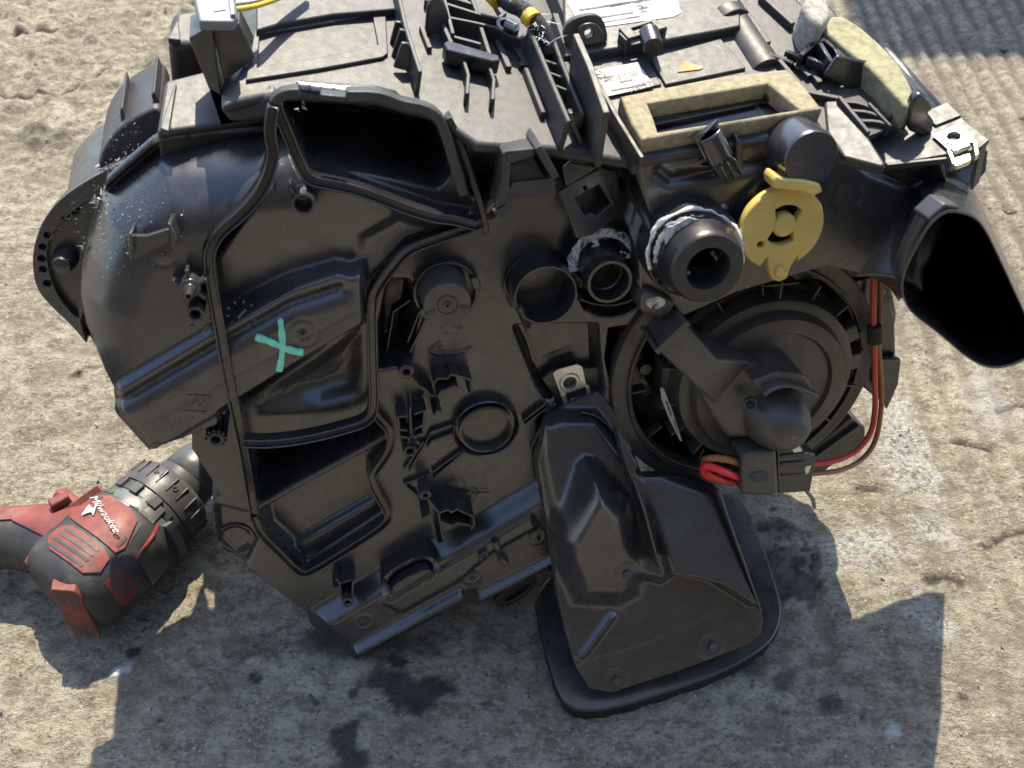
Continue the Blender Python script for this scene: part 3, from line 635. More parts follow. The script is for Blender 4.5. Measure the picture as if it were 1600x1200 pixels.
# pipe stub two with sealant
c = F.at(953, 441, .028); k = mmp(953, 441, .028)
mb = MB(); mb.lathe(c, n_, [(44*k, -.03), (37*k, -.012), (35.5*k, -.001), (34.5*k, 0), (30*k, 0), (29*k, -.001), (27*k, -.010), (25*k, -.0105), (24*k, -.03), (0, -.032)], 56); build('pipe_stub', mb, 'gloss', H)
mb = MB(); mb.prism(Q(chk(P('910,440 915,415 925,385 945,395 975,405 1000,430 1004,462 990,482 960,492 930,488 912,470'), 2), .010), -n_*.012)
mb.wall(Q(chk(P('904,463 925,470 955,473 985,465 1002,452'), 1, False), .018), n_, .004, .0014, .012); mb.wall(Q(chk(P('910,480 930,490 960,492 985,482 1000,470'), 1, False), .016), n_, .004, .0014, .012); build('stub_flange', mb, 'gloss', H, .0006)
# big grommet
c = F.at(1087, 397, .046); k = mmp(1087, 397, .046)
mb = MB(); mb.lathe(c, n_, [(74*k, -.018), (73.5*k, -.003), (72*k, -.0012), (69*k, -.0008), (67*k, -.002), (64*k, -.001), (62*k, .006), (56*k, .014), (53.5*k, .0162), (51*k, .0170), (33*k, .0170), (31.5*k, .0162), (30*k, .010), (26*k, .004), (22*k, .002), (21*k, -.02), (0, -.022)], 72); build('pipe_grommet', mb, 'rubber', H)
# -------- white sealant, smeared round the pipes
def blobs(name, items):
    mb = MB()
    for x, y, d, rx, ry, h, seed in items:
        rg = np.random.default_rng(seed); cc = F.at(x, y, d); kk = mmp(x, y, d); n = 22; pr = 1+.55*(rg.random(n)-.5); pr = (pr+np.roll(pr, 1))/2
        top = []; mid = []; bot = []
        for i in range(n):
            a = 2*math.pi*i/n; v_ = F.u*math.cos(a)*rx*kk*pr[i]+F.v*math.sin(a)*ry*kk*pr[i]; bot.append(cc+v_-n_*.001); mid.append(cc+v_*.85+n_*h*.7); top.append(cc+v_*.45+n_*h*(.7+.6*rg.random()))
        mb.loft([bot, mid, top])
    return build(name, mb, 'grease', H, smooth=60)
it = []
def scatter(cx, cy, r0, r1, a0, a1, d, n, sz, seed, h=.0012):
    rg = np.random.default_rng(seed)
    for i in range(n):
        a = R(a0+(a1-a0)*rg.random()); r = r0+(r1-r0)*rg.random(); q = sz*(.35+.75*rg.random())
        it.append((cx+r*math.cos(a), cy-r*math.sin(a)*.95, d, q*(1.2+1.2*rg.random()), q, h*.45*(.5+rg.random()), seed*100+i))
scatter(953, 432, 42, 49, -20, 160, .0115, 14, 2.2, 3, .0006); scatter(938, 385, 0, 12, 0, 360, .0112, 6, 3.5, 4, .0005); scatter(996, 455, 0, 14, 0, 360, .012, 6, 4, 5, .0006)
blobs('sealant', it); it = []
scatter(1087, 397, 72, 75, -35, 165, .0455, 26, 2.2, 10, .0006); blobs('sealant', it)
def smear(pl, d, th=.0008, fr=F):
    p = chk(P(pl), 2); rg = np.random.default_rng(len(p)); p = [(x+rg.normal(0, 1.1), y+rg.normal(0, 1.1)) for x, y in p]
    mb = MB(); mb.prism([fr.at(x, y, d) for x, y in p], -n_*th); build('sealant_smear', mb, 'smear', H, 0, 60)
def smear_band(cx, cy, r0, r1, a0, a1, d, seed, zs=0., m='smear'):
    rg = np.random.default_rng(seed); I = []; O_ = []; n = 70
    w0 = np.convolve(rg.random(n+9), np.ones(3)/3, 'same')[4:4+n]; w1 = np.convolve(rg.random(n+9), np.ones(3)/3, 'same')[4:4+n]
    for i in range(n):
        a = R(a0+(a1-a0)*i/(n-1)); ri = r0+(w0[i]-.5)*4; ro = r1+(w1[i]-.5)*9
        I.append((cx+ri*math.cos(a), cy-ri*math.sin(a)*.95)); O_.append((cx+ro*math.cos(a), cy-ro*math.sin(a)*.95))
    mb = MB(); secs = []
    for p_, q_ in zip(I, O_): secs.append([F.at(*p_, d-.002), F.at(*p_, d+.0009), F.at((p_[0]+q_[0])/2, (p_[1]+q_[1])/2, d+.0014), F.at(*q_, d+.0004), F.at(*q_, d-.002)])
    mb.loft(secs); build('sealant_band', mb, m, H, 0, 60)
smear_band(1087, 397, 71, 78, -30, 200, .0445, 1, m='grease'); smear_band(1087, 397, 70, 75, 195, 262, .043, 2); smear_band(1087, 400, 55, 67, 60, 190, .0485, 3)
smear_band(946, 412, 43, 57, -45, 195, .0112, 4); smear_band(946, 414, 46, 52, 20, 120, .0118, 6, m='grease'); smear_band(1098, 416, 23, 30, 200, 420, .0505, 5)
smear('918,372 940,366 958,380 946,394 924,392', .0062); smear('985,440 1005,430 1012,462 1004,486 985,478', .0125); smear('1002,470 1030,462 1044,474 1020,486', .0365); smear('1112,322 1134,318 1140,328 1116,338', .0312); smear('1038,360 1076,338 1100,346 1060,372 1040,392', .0525, .0006)
mb = MB(); mb.prism(Q('1003,462 1020,455 1056,472 1050,492 1032,498 1000,488', .036), -n_*.03); build('sealed_lug', mb, 'motor', H, .002)
# -------- round boss, half-round clip and the yellow cap
c = F.at(1268, 249, .050); k = mmp(1268, 249, .050)
mb = MB(); mb.lathe(c, n_, [(44*k, -.03), (43*k, -.003), (41.5*k, -.0006), (40*k, 0), (0, .0004)], 56); build('round_boss', mb, 'case', H)
mb = MB()
ax = unit(F.at(1140, 275, .040)-F.at(1108, 210, .040)); ct = F.at(1108, 210, .040); ln = np.linalg.norm(F.at(1140, 275, .040)-ct)
kk = mmp(1120, 240, .04); sd_ = unit(np.cross(ax, n_)); prof = []
for a in np.linspace(-100, 100, 13): prof.append((math.sin(R(a))*19*kk, math.cos(R(a))*12*kk))
mb.loft([[ct+ax*t+sd_*x+n_*y for x, y in prof]+[ct+ax*t-n_*.008+sd_*19*kk, ct+ax*t-n_*.008-sd_*19*kk][::-1] for t in (0, ln*.62)]); build('half_round_clip', mb, 'gloss', H, .0008)
mb = MB()
for o_ in (-13, -2, 9): mb.box(ct+ax*ln*.8+sd_*o_*kk+n_*.002, ax*ln*.2, sd_*1.6*kk, n_*.005)
mb.box(ct+ax*ln*.78-n_*.003, ax*ln*.2, sd_*15*kk, n_*.003); build('clip_teeth', mb, 'gloss', H, .0004)
mb = MB(); mb.prism(Q('1150,212 1160,225 1162,262 1146,280 1150,250', .034), -n_*.006); build('clip_web', mb, 'case', H, .0005)
d = .044; c = F.uv(1223, 358, d); k = mmp(1223, 358, d)
cap = [(c[0]+64*k*math.cos(R(a)), c[1]+64*k*.98*math.sin(R(a))) for a in range(-62, 245, 6)]
cap = [F.uv(1247, 400, d)]+cap+[F.uv(1200, 402, d), F.uv(1202, 425, d), F.uv(1208, 438, d), F.uv(1218, 441, d), F.uv(1230, 436, d), F.uv(1236, 418, d)]
def arcslot(cx, cy, r0, r1, a0, a1):
    o = [(cx+r0*math.cos(R(a)), cy+r0*math.sin(R(a))) for a in np.linspace(a0, a1, 9)]; return o+[(cx+r1*math.cos(R(a)), cy+r1*math.sin(R(a))) for a in np.linspace(a1, a0, 9)]
cc = F.uv(1227, 353, d)
def slot_(m): return [(cc[0]+18*k*math.cos(R(m+a)), cc[1]+18*k*math.sin(R(m+a))) for a in np.linspace(-62, 62, 9)]+[(cc[0]+31*k*math.cos(R(m+a)), cc[1]+31*k*math.sin(R(m+a))) for a in np.linspace(42, -42, 9)]
holes = [slot_(80), slot_(260), circ(F.uv(1189, 383, d), 5*k, 14)]
build('yellow_cap', plate_mesh(F, [cap]+holes, d, .006, .0012, 3), 'yellow', H, label='yellow plastic cap with two curved slots')
cap_o = H.children[-1]
mb = MB(); mb.lathe(F.xyz(cc[0], cc[1], d), n_, [(16.5*k, -.003), (16*k, .0002), (14.5*k, .0006), (0, .0006)], 36); build('cap_button', mb, 'yellow', cap_o)
mb = MB(); mb.lathe(F.at(1217, 424, d), n_, [(10*k, -.002), (8*k, .002), (5*k, .003), (0, .0032)], 20); build('cap_rivet', mb, 'yellow', cap_o)
mb = MB(); mb.prism(Q('1208,284 1214,274 1226,280 1258,282 1282,288 1286,300 1270,308 1256,300 1210,296', .052), -n_*.012); build('cap_tab', mb, 'yellow', cap_o, .001)
mb = MB(); cf = Frame(F.xyz(0, 0, d-.008), U, n_); mb.lathe(F.xyz(cc[0], cc[1], d-.02), n_, [(66*k, 0), (66*k, .010), (0, .010)], 40); build('cap_seat', mb, 'gloss', H)
# -------- bracket with a stepped opening, hooked flap
fo = Frame(F.at(920, 320, .016), U, unit(n_+F.u*.25+F.v*.1))
mb = plate_mesh(fo, [[fo.uv(x, y) for x, y in P('874,300 935,264 968,330 963,340 925,368 902,372')], [fo.uv(x, y) for x, y in P('897,310 915,300 911,292 916,290 921,297 937,288 956,318 945,326 940,332 930,338 924,332 914,338')]], 0, .003, .0004); build('stepped_bracket', mb, 'case', H)
mb = MB(); mb.prism([fo.at(x, y, -.001) for x, y in P('879,264 890,253 964,267 966,280 970,330 964,336 935,266 886,296')], -n_*.002); mb.prism([fo.at(x, y, -.010) for x, y in P('895,305 940,285 960,320 915,345')], -n_*.004); build('bracket_back', mb, 'case', H, .0005)
mb = MB(); fv = Frame(F.at(830, 280, .030), U, unit(n_*.35+F.v))
mb.prism([F.at(x, y, .030) for x, y in P('796,258 800,256 832,244 852,277 846,280 800,286')], -F.v*.003)
mb.prism([F.at(x, y, .031) for x, y in P('800,286 848,280 862,278 868,284 868,306 800,312 796,330 785,342 778,342 770,330 776,328 788,322 792,306')], -n_*.004)
mb.prism([F.at(x, y, .032) for x, y in P('786,240 792,236 836,232 834,244 798,256 796,300 788,320 776,326 780,310 784,280')], -n_*.020); build('hooked_flap', mb, 'top', H, .0006)
mb = MB(); mb.wall(Q('834,219 862,268', .026), n_, .010, .0035, .02); build('flap_rib', mb, 'top', H, .0006)
# -------- steel speed nuts
def speednut(fr, plate, hole, hr, hook, tabs, par, lab, d=0.):
    o = build('speed_nut', plate_mesh(fr, [uvs(plate, d, fr), circ(fr.uv(*hole, d), hr, 20)], d, .0009, .0002), 'zinc', par, label=lab)
    mb = MB(); mb.lathe(fr.at(*hole, d), fr.n, [(hr*1.45, 0), (hr*1.3, .0008), (hr*.95, .0009), (hr*.9, -.002)], 20); build('nut_thread', mb, 'zinc', o)
    mb = MB(); mb.prism([fr.at(x, y, d+.002) for x, y in P(hook)], -fr.n*.003); build('nut_hook', mb, 'zincy', o, .0006)
    mb = MB()
    for t in tabs: mb.prism([fr.at(x, y, d+.0012) for x, y in P(t)], -fr.n*.0035)
    build('nut_leg', mb, 'zincy', o, .0004)
mb = MB(); mb.prism(Q('846,592 862,580 935,574 942,606 905,640 880,640', -.0075), -n_*.004); build('nut_tongue', mb, 'blk', H, .0006)
speednut(F, '864,584 870,578 902,569 910,573 917,604 876,618', (890, 597), .0042, '892,626 918,620 921,632 916,636 894,641 891,634', ['876,618 884,616 890,636 884,640', '915,604 920,602 927,624 920,626'], H, 'zinc speed nut below the pipe stubs', -.005)
# -------- blower
B0 = F.uv(1160, 580, .0); kB = mmp(1160, 580)
mb = plate_mesh(F, [circ(B0, 198*kB, 96), circ(B0, 168*kB, 96)], .004, .012, .001); build('blower_ring', mb, 'motor', H)
mb = plate_mesh(F, [circ(B0, 176*kB, 96), circ(B0, 172*kB, 96)], .0065, .006, .0006); build('ring_bead', mb, 'blk', H)
mb = MB(); mb.lathe(F.xyz(B0[0], B0[1], 0), n_, [(196*kB, -.002), (196*kB, -.03), (120*kB, -.034), (0, -.036)], 80); mb.prism([F.xyz(*q, -.028) for q in circ(B0, 193*kB, 64)], BACK*.13); build('blower_housing', mb, 'gloss', H)
mb = MB(); mb.prism(Q('1330,440 1366,430 1388,452 1398,500 1400,560 1396,600 1386,636 1350,606 1340,520', -.004), -n_*.03); build('housing_side', mb, 'gloss', H, .001)
mb = MB(); mb.prism(Q('1376,560 1408,562 1404,600 1386,640 1372,606', .002), -n_*.004); build('housing_tab', mb, 'gloss', H, .0006)
mb = MB(); mb.prism(Q('1386,440 1396,452 1402,490 1398,520 1390,470', -.02), -n_*.03); build('housing_edge', mb, 'foamgry', H, .002)
mb = MB(); mb.prism(Q('1272,700 1330,652 1352,668 1352,690 1280,742 1262,735', -.008), -n_*.02); build('ring_foot', mb, 'blk', H, .0008)
mb = MB(); mb.wall(Q('1270,712 1340,662', -.008), n_, .003, .002); build('foot_rib', mb, 'motor', H, .0003)
# motor: drum, face, domes
mc = F.uv(1193, 592, .012); k = mmp(1193, 592, .02); Mo = lambda x, y, d: F.at(x, y, d)
cz = F.xyz(mc[0], mc[1], 0)
mb = MB(); mb.lathe(cz, n_, [(150*k, -.012), (146*k, .000), (138*k, .003), (134*k, .012), (132*k, .0155), (126*k, .0165), (118*k, .0165), (116*k, .020), (112*k, .023), (104*k, .0235), (92*k, .0235), (88*k, .021), (60*k, .021), (0, .021)], 96); build('motor_drum', mb, 'motor', H)
for a in (62, 95, 20, 8, 120, 140, 165, 190, 210, 230, 250, 270, 295, 320, 345, 40):
    e = F.u*math.cos(R(a))+F.v*math.sin(R(a)); g = np.cross(n_, e); mb = MB(); mb.box(cz+e*146*k+n_*.004, e*12*k, g*1.6*k, n_*.007); build('drum_fin', mb, 'motor', H, .0004)
e = F.u*math.cos(R(88))+F.v*math.sin(R(88)); g = np.cross(n_, e)
mb = MB(); mb.box(cz+e*160*k+n_*.012, e*1.5*k, g*24*k, n_*.006); mb.box(cz+e*152*k+n_*.010, e*14*k, g*1.6*k, n_*.008); build('drum_tee', mb, 'motor', H, .0004)
for a in (4, 24):
    e = F.u*math.cos(R(a))+F.v*math.sin(R(a)); g = np.cross(n_, e); mb = MB(); mb.box(cz+e*138*k+n_*.010, e*13*k, g*13*k, n_*.004); build('drum_catch', mb, 'motor', H, .001)
for a in (150, 185, 215, 250, 300, 335):
    e = F.u*math.cos(R(a))+F.v*math.sin(R(a)); g = np.cross(n_, e); cc = F.xyz(B0[0], B0[1], 0); mb = MB(); mb.box(cc+e*160*kB-n_*.006, e*18*kB, g*1.5*kB, n_*.004); build('housing_spoke', mb, 'motor', H, .0003)
for px, py in ((1009, 578), (1303, 474), (1385, 468)):
    mb = MB(); mb.lathe(F.at(px, py, -.004), n_, [(.0036, -.006), (.0034, 0), (0, .0003)], 18); build('housing_stud', mb, 'motor', H)
# cooling duct on the motor
mb = MB()
s0 = [F.at(x, y, .046) for x, y in P('1028,548 1072,506')]; s1 = [F.at(x, y, .048) for x, y in P('1082,600 1122,562')]; s2 = [F.at(x, y, .040) for x, y in P('1120,640 1178,572')]
mb.loft([[s0[0]-n_*.026, s0[0], s0[1], s0[1]-n_*.026], [s1[0]-n_*.026, s1[0], s1[1], s1[1]-n_*.026], [s2[0]-n_*.020, s2[0]-n_*.004, s2[1]-n_*.004, s2[1]-n_*.020]]); build('cooling_duct', mb, 'motor', H, .002, seg=3)
mb = MB(); a_, b_ = s0; ee = unit(b_-a_); pp = unit(np.cross(n_, ee)); 
mb.sweep([a_-n_*.024, a_+n_*.0008, b_+n_*.0008, b_-n_*.024], pp, [(-.0012, -.001), (.0012, -.001), (.0012, .0022), (-.0012, .0022)]); build('duct_rim', mb, 'motor', H, .0004)
mb = MB(); mb.prism(Q('1040,552 1068,524 1068,520 1036,548', .040), -n_*.01)
mb = MB(); mb.prism(Q(P('1086,602 1128,559 1209,574 1258,592 1262,606 1240,640 1200,690 1165,686 1136,686 1112,650'), .036), -n_*.022); build('motor_hump', mb, 'motor', H, .005, seg=4)
mb = MB(); mb.wall(Q(chk(P('1192,616 1205,606 1228,600 1252,606 1275,618'), 1, False), .050), n_, .002, .0022, .030); mb.prism(Q('1176,596 1215,582 1252,584 1262,592 1274,617 1250,606 1225,600 1192,615', .047), -n_*.026); build('curved_shield', mb, 'motor', H, .001)
dc = F.uv(1204, 640, .03)
mb = MB(); secs = []
for r, d_, sx, sy in ((54, .018, 0, 0), (52, .028, 0, 0), (48, .036, 1, -1), (43, .043, 2, -2), (34, .050, 4, -4), (25, .0535, 5, -5), (20, .0545, 6, -5.5), (0.1, .0550, 6, -6)):
    secs.append([F.xyz(dc[0]+sx*k+r*k*math.cos(2*math.pi*i/48), dc[1]+sy*k+r*k*math.sin(2*math.pi*i/48), d_) for i in range(48)])
mb.loft(secs); build('motor_dome', mb, 'motor', H, smooth=60)
mb = MB(); mb.lathe(F.xyz(dc[0]+6*k, dc[1]-6*k, .0552), n_, [(.0011, -.001), (.0011, .0002), (.0006, .0003), (.0005, -.001)], 12); build('dome_dimple', mb, 'swarf', H)
mb = MB(); mb.lathe(F.at(1173, 632, .045), unit(n_+F.v*.3-F.u*.4), [(.0034, -.004), (.0034, .0006), (.0026, .0008), (.0022, -.002), (0, -.003)], 18); build('dome_vent', mb, 'ink', H)
mb = MB(); mb.prism(Q('1032,606 1037,607 1050,640 1066,690 1062,688 1046,655 1034,625', .014), -n_*.001); lb = build('white_label', mb, 'paper', H)
mb = MB(); mb.prism(Q('1040,626 1043,628 1050,650 1047,648', .0144), -n_*.0005); mb.prism(Q('1052,656 1054,658 1060,678 1058,674', .0144), -n_*.0005); build('label_print', mb, 'ink', lb)
# connector and wires at the bottom of the motor
mb = MB(); mb.prism(Q('1160,714 1180,708 1214,704 1218,770 1205,776 1158,774', .046), -n_*.018); cn = build('motor_connector', mb, 'motor', H, .0025, seg=3)
mb = MB(); mb.prism(Q(chk(P('1172,744 1180,738 1198,738 1203,744 1200,752 1180,754 1173,750'), 1), .0468), -n_*.002); build('connector_slot', mb, 'ink', cn, .0003)
mb = MB(); mb.prism(Q('1214,703 1252,698 1256,706 1274,710 1274,722 1266,768 1216,771', .040), -n_*.016); mb.wall(Q('1219,724 1256,722', .040), n_, .0012, .002); mb.wall(Q('1219,712 1258,708', .040), n_, .0012, .002); mb.wall(Q('1219,742 1256,741', .040), n_, .0008, .0012); build('connector_plug', mb, 'blk', cn, .0008)
mb = MB(); mb.prism(Q('1258,730 1268,727 1264,740 1258,742', .0406), -n_*.001); mb.prism(Q('1236,700 1250,698 1254,706 1240,708', .0425), -n_*.004); build('plug_latch', mb, 'zinc', cn, .0004)
def wire(pts, r, m, name='wire'):
    mb = MB(); mb.tube(curve3([F.at(x, y, d) for x, y, d in pts], 8), r, 10); return build(name, mb, m, H, smooth=60)
kw = .0017
wire([(1366, 420, .010), (1364, 480, .012), (1366, 530, .014), (1367, 600, .015), (1367, 640, .016), (1360, 676, .020), (1338, 704, .024), (1305, 720, .028), (1262, 726, .030)], kw, 'redw', 'red_wire')
wire([(1376, 425, .004), (1375, 480, .006), (1372, 530, .010), (1377, 600, .008), (1376, 645, .010), (1367, 690, .014), (1346, 718, .019), (1312, 735, .026), (1262, 741, .030)], kw*.9, 'brownw', 'brown_wire')
mb = MB(); mb.tube([F.at(1366, 508, .013), F.at(1367, 536, .014)], .0040, 12); build('wire_sleeve', mb, 'tape', H, .0006)
wire([(1170, 735, .030), (1150, 722, .040), (1122, 716, .041), (1102, 718, .036), (1100, 728, .028)], kw*1.2, 'brownw', 'brown_wire')
wire([(1172, 748, .032), (1150, 744, .041), (1122, 733, .043), (1103, 728, .040), (1100, 738, .036), (1115, 747, .036), (1142, 752, .033), (1165, 756, .03)], kw*1.3, 'redb', 'red_wire')
wire([(1104, 730, .036), (1108, 740, .040), (1124, 749, .041), (1140, 752, .038)], kw*1.1, 'redw', 'red_wire')
mb = MB(); mb.tube(curve3([F.at(x, y, .034) for x, y in P('1256,762 1264,772 1270,780 1273,794')], 5), [.0012]*15+[.0006], 6); build('frayed_strand', mb, 'swarf', H)
# -------- foot duct and its flange with the foam seal lying on the ground
gfo = chk(P('834,925 842,970 856,1030 872,1082 888,1104 916,1112 962,1106 1040,1082 1120,1055 1178,1024 1208,1000 1222,966 1220,936 1196,860 1168,790 1150,768 1100,770 900,860'), 2)
fr0 = Frame((0, 0, .016), U, Z)
mb = MB(); mb.prism([GR.at(x, y, .016) for x, y in gfo], -Z*.003); build('duct_flange', mb, 'blk', H, .0012)
mb = MB(); cg = np.mean([GR.at(x, y, .013) for x, y in gfo], 0); ly = []
for zz, sc_ in ((.0129, .990), (.010, 1.004), (.006, 1.006), (.001, .998), (-.001, .99)):
    ly.append([np.array([cg[0]+(q[0]-cg[0])*sc_+.0006*math.sin(i*1.9), cg[1]+(q[1]-cg[1])*sc_+.0006*math.sin(i*2.3+zz*900), zz]) for i, q in enumerate([GR.at(x, y, .013) for x, y in gfo])])
mb.loft(ly); build('flange_foam', mb, 'foamblk', H, smooth=70)
A_ = GR.at(1010, 1078, .020); Bt = F.at(925, 640, .004); vv = Bt-A_; nn = unit(np.cross(U, vv)); nn = nn if nn[2] > 0 else -nn
D = Frame(A_, U, nn)
DS = Shell(D, [(P('866,885 872,930 884,985 900,1042 922,1076 955,1082 1060,1048 1168,1008 1190,990 1192,965 1160,880 1126,766 1100,752 1042,738 1000,740 985,695 958,640 935,612 880,636 850,650 838,720 860,850'), 0.)])
DS.op('800,600 1300,600 1300,1200 800,1200', 0, .01)
DS.op('836,655 880,640 940,640 978,690 1020,738 1070,800 1075,900 1040,925 960,905 892,890 862,850 836,722', 9, 9)
DS.op('858,846 880,792 902,735 918,718 942,722 972,756 1000,790 1034,905 1030,960 985,985 900,975 868,900', [(925, 725, 46), (870, 840, 33), (960, 975, 2)], 17, proj=24)
DS.op('958,640 985,700 998,742 1010,790 1040,906 1080,912 1120,922 1186,962 1200,960 1130,766 1042,736 1000,738', [(1010, 760, 9), (1110, 770, 10), (1180, 940, 22)], 6, proj=14)
DS.op('898,1030 950,958 956,952 968,962 970,968 920,1036 908,1040', 4.5, 6)
for x, y in ((960, 1061), (1110, 1006), (978, 893)): DS.ring(x, y, 7.6, .7, .6)
DS.groove('880,1045 920,1030 1000,1005 1110,960', .8, .4)
DS.groove('874,920 892,1010 912,1070', 1.0, .8)
build('foot_duct', DS.mesh(.012, None), 'duct', H, smooth=179, fix=False)
for x, y in ((962, 1064), (1112, 1010), (979, 897)):
    mb = MB(); c = D.at(x, y, DS.at(x, y)); mb.prism([c+D.n*.0022+D.u*a*.003+D.v*b*.003 for a, b in ((-.6, -.8), (.5, -.8), (1, .1), (.2, 1), (-.7, .5))], -D.n*.003); build('screw_mark', mb, 'tgrey', H, .0005)
mb = MB(); mb.wall([D.at(x, y, DS.at(x-3, y)+.001) for x, y in chk(P('905,642 930,646 958,672 968,690 985,740 990,760'), 1, False)], D.n, .004, .0012, .006); build('duct_seam', mb, 'gloss', H, .0003)
mb = MB(); mb.prism([D.at(x, y, .026) for x, y in P('964,668 996,726 988,752 975,715')], -D.n*.012); build('seam_tab', mb, 'duct', H, .0005)
mb = MB(); mb.wall([D.at(x, y, .030) for x, y in P('993,752 1012,808 1036,896')], D.n, -.004, .0012, .02); build('duct_seam', mb, 'duct', H, .0004)
mb = MB(); mb.wall([D.at(x, y, .020) for x, y in P('1120,764 1162,880 1188,955')], D.n, .002, .0012, .012); build('duct_seam', mb, 'duct', H, .0004)
# -------- open outlet duct at the right
MP = chk(P('1478,328 1502,330 1524,338 1540,356 1562,402 1588,458 1612,512 1618,548 1600,566 1564,577 1536,574 1508,558 1480,533 1450,509 1424,490 1411,470 1407,445 1415,415 1438,372 1454,346'), 2)
def sec(d, sc, dx, dy):
    mx = np.mean([q[0] for q in MP]); my = np.mean([q[1] for q in MP]); return [F.at(mx+(x-mx)*sc+dx, my+(y-my)*sc+dy, d) for x, y in MP]
mb = MB(); mb.loft([sec(-.02, .90, -26, -95), sec(.015, .95, -20, -72), sec(.045, .985, -10, -42), sec(.085, 1., -3, -16), sec(.104, 1., 0, 0), sec(.104, .972, 0, 0), sec(.075, .95, -8, -18), sec(.02, .85, -38, -55), sec(-.015, .8, -45, -80)], False, True)
build('outlet_duct', mb, 'case', H, smooth=50)
mb = MB(); mb.wall(Q('1446,345 1456,352', .086), n_, .001, .001); mb = MB(); mb.prism(Q('1452,350 1478,327 1500,328 1500,322 1476,318 1450,342', .101), -n_*.012); build('outlet_lip', mb, 'top', H, .0008)
# -------- top of the box, left half
def slab(name, s, fr, h, th, m='top', bev=.0015, cl=0, smooth=35, par=None, seg=3):
    p = P(s) if isinstance(s, str) else s
    if cl: p = chk(p, cl)
    mb = MB(); mb.prism([fr.at(x, y, h) for x, y in p], -fr.n*th); return build(name, mb, m, par or H, bev, smooth, seg)
def stand(name, base, s, th=.002, m='blk', fr=T, h=0., bev=.0005, back=True, par=None):
    """upright plate facing the viewer; base is the pixel where it meets the top"""
    f_ = Frame(fr.at(*base, h), U, NH+Z*.12); mb = MB(); mb.prism([f_.at(x, y) for x, y in P(s)], BACK*th); return build(name, mb, m, par or H, bev)
def twall(name, s, fr, h, t, m='top', h0=0., bev=.0004, sink=.003, cl=0):
    p = P(s); p = chk(p, cl, False) if cl else p
    mb = MB(); mb.wall([fr.at(x, y, h0+h) for x, y in p], fr.n, 0, t, h+sink); return build(name, mb, m, H, bev)
slab('top_cover', '345,166 352,146 372,112 400,58 402,10 410,-70 850,-70 880,60 960,185 1003,247 996,256 985,252 860,232 745,226 672,175 622,162 590,153 520,148 440,144 376,157', T, .0, .006, bev=.0025)
mb = MB(); mb.prism(Q('346,174 350,162 372,153 436,144 432,168 426,190 362,194 351,187', .002), BACK*.06); build('front_lip', mb, 'top', H, .004, seg=4)
slab('corner_block', '245,206 258,126 322,110 334,140 350,190 425,174 425,190 414,184', T, -.018, .034, bev=.003)
slab('corner_block', '261,70 268,17 334,8 334,66', T, -.016, .028, bev=.004)
slab('block_step', '250,200 272,132 276,131 264,205', T, -.0165, .003, bev=.0005)
slab('block_step', '262,60 278,28 281,52 282,62', T, -.0135, .003, bev=.0005)
stand('connector_bracket', (345, 150), '295,60 326,42 332,52 346,150 326,138', .02, h=-.01)
stand('connector_bracket', (380, 120), '330,40 374,36 398,92 350,128', .004, h=-.004)
stand('connector_bracket', (398, 92), '364,44 374,40 400,92 394,100', .018, h=-.002)
gc = slab('wiring_connector', '299,-22 366,-32 371,25 364,34 311,33', T, .026, .005, 'connector', .001)
slab('connector_window', '330,-8 351,-10 353,14 334,17', T, .0266, .001, 'white', .0003, par=gc); slab('connector_ridge', '355,-20 364,-22 368,22 360,23', T, .0275, .002, 'connector', .0004, par=gc)
for k, (x0, m_) in enumerate(((0, 'ywire'), (5, 'wwire'), (10, 'tape'), (16, 'ywire'))):
    mb = MB(); mb.tube(curve3([T.at(366, 2+x0*.8, .022), T.at(400, -2+x0*.7, .02), T.at(440, -14+x0*.6, .015), T.at(480, -30+x0*.5, .012)], 6), .0012, 8); build('loom_wire', mb, m_, H, smooth=60)
slab('rear_step', '400,47 440,36 520,22 622,14 640,-70 400,-70', T, .0045, .006, bev=.001)
mb = plate_mesh(T, [[T.uv(x, y) for x, y in P('384,130 398,50 602,18 606,88 598,94 500,112')], [T.uv(x, y) for x, y in P('402,110 406,58 582,28 590,74 530,88 450,102')]], .0018, .003, .0006); build('panel_frame', mb, 'top', H)
for s in ('607,78 618,34 634,36 634,72', '611,92 625,46 639,50 643,92', '615,106 628,67 640,69 659,118'):
    stand('gusset', P(s)[3], s, .0022)
twall('long_rib', '616,-40 634,40 657,112', T, .013, .0020, bev=.0005); twall('low_rib', '659,40 672,74', T, .003, .0025)
stand('arched_tab', (690, 60), '664,56 668,10 674,0 684,-6 694,2 700,20 708,54', .004, bev=.001)
for s, h, t in (('692,36 712,80', .007, .0022), ('752,42 768,92', .007, .0022), ('700,26 740,34 775,42 795,54 812,60 824,50 829,41', .008, .0018), ('694,4 745,20 778,28 790,18', .008, .002),
                ('700,54 752,68', .006, .002), ('705,68 764,86', .006, .002), ('735,-10 748,24', .006, .002), ('690,-20 708,52', .009, .002), ('665,0 690,-10 740,6', .005, .002),
                ('755,18 760,30', .004, .0018), ('778,62 796,104', .003, .003), ('772,-4 786,20', .003, .003), ('803,66 824,100', .003, .003), ('812,98 828,100', .003, .003)):
    twall('lattice_rib', s, T, h, t)
twall('rail', '822,104 850,176', T, .004, .0028, bev=.0008)
for s in ('720,78 732,116 730,146', '760,88 772,124 770,155'): twall('support_fin', s, T, .007, .0018)
mb = MB(); mb.prism([T.at(x, y, .010) for x, y in P('693,66 700,62 780,86 782,94 770,96 698,78')], -T.n*.008); build('cross_clip', mb, 'gloss', H, .0008)
ring_c = T.at(794, 38, .008); mb = MB(); mb.lathe(ring_c, T.n, [(.0062, -.008), (.0060, 0), (.0042, 0), (.0040, -.008)], 24); build('ring_eye', mb, 'gloss', H)
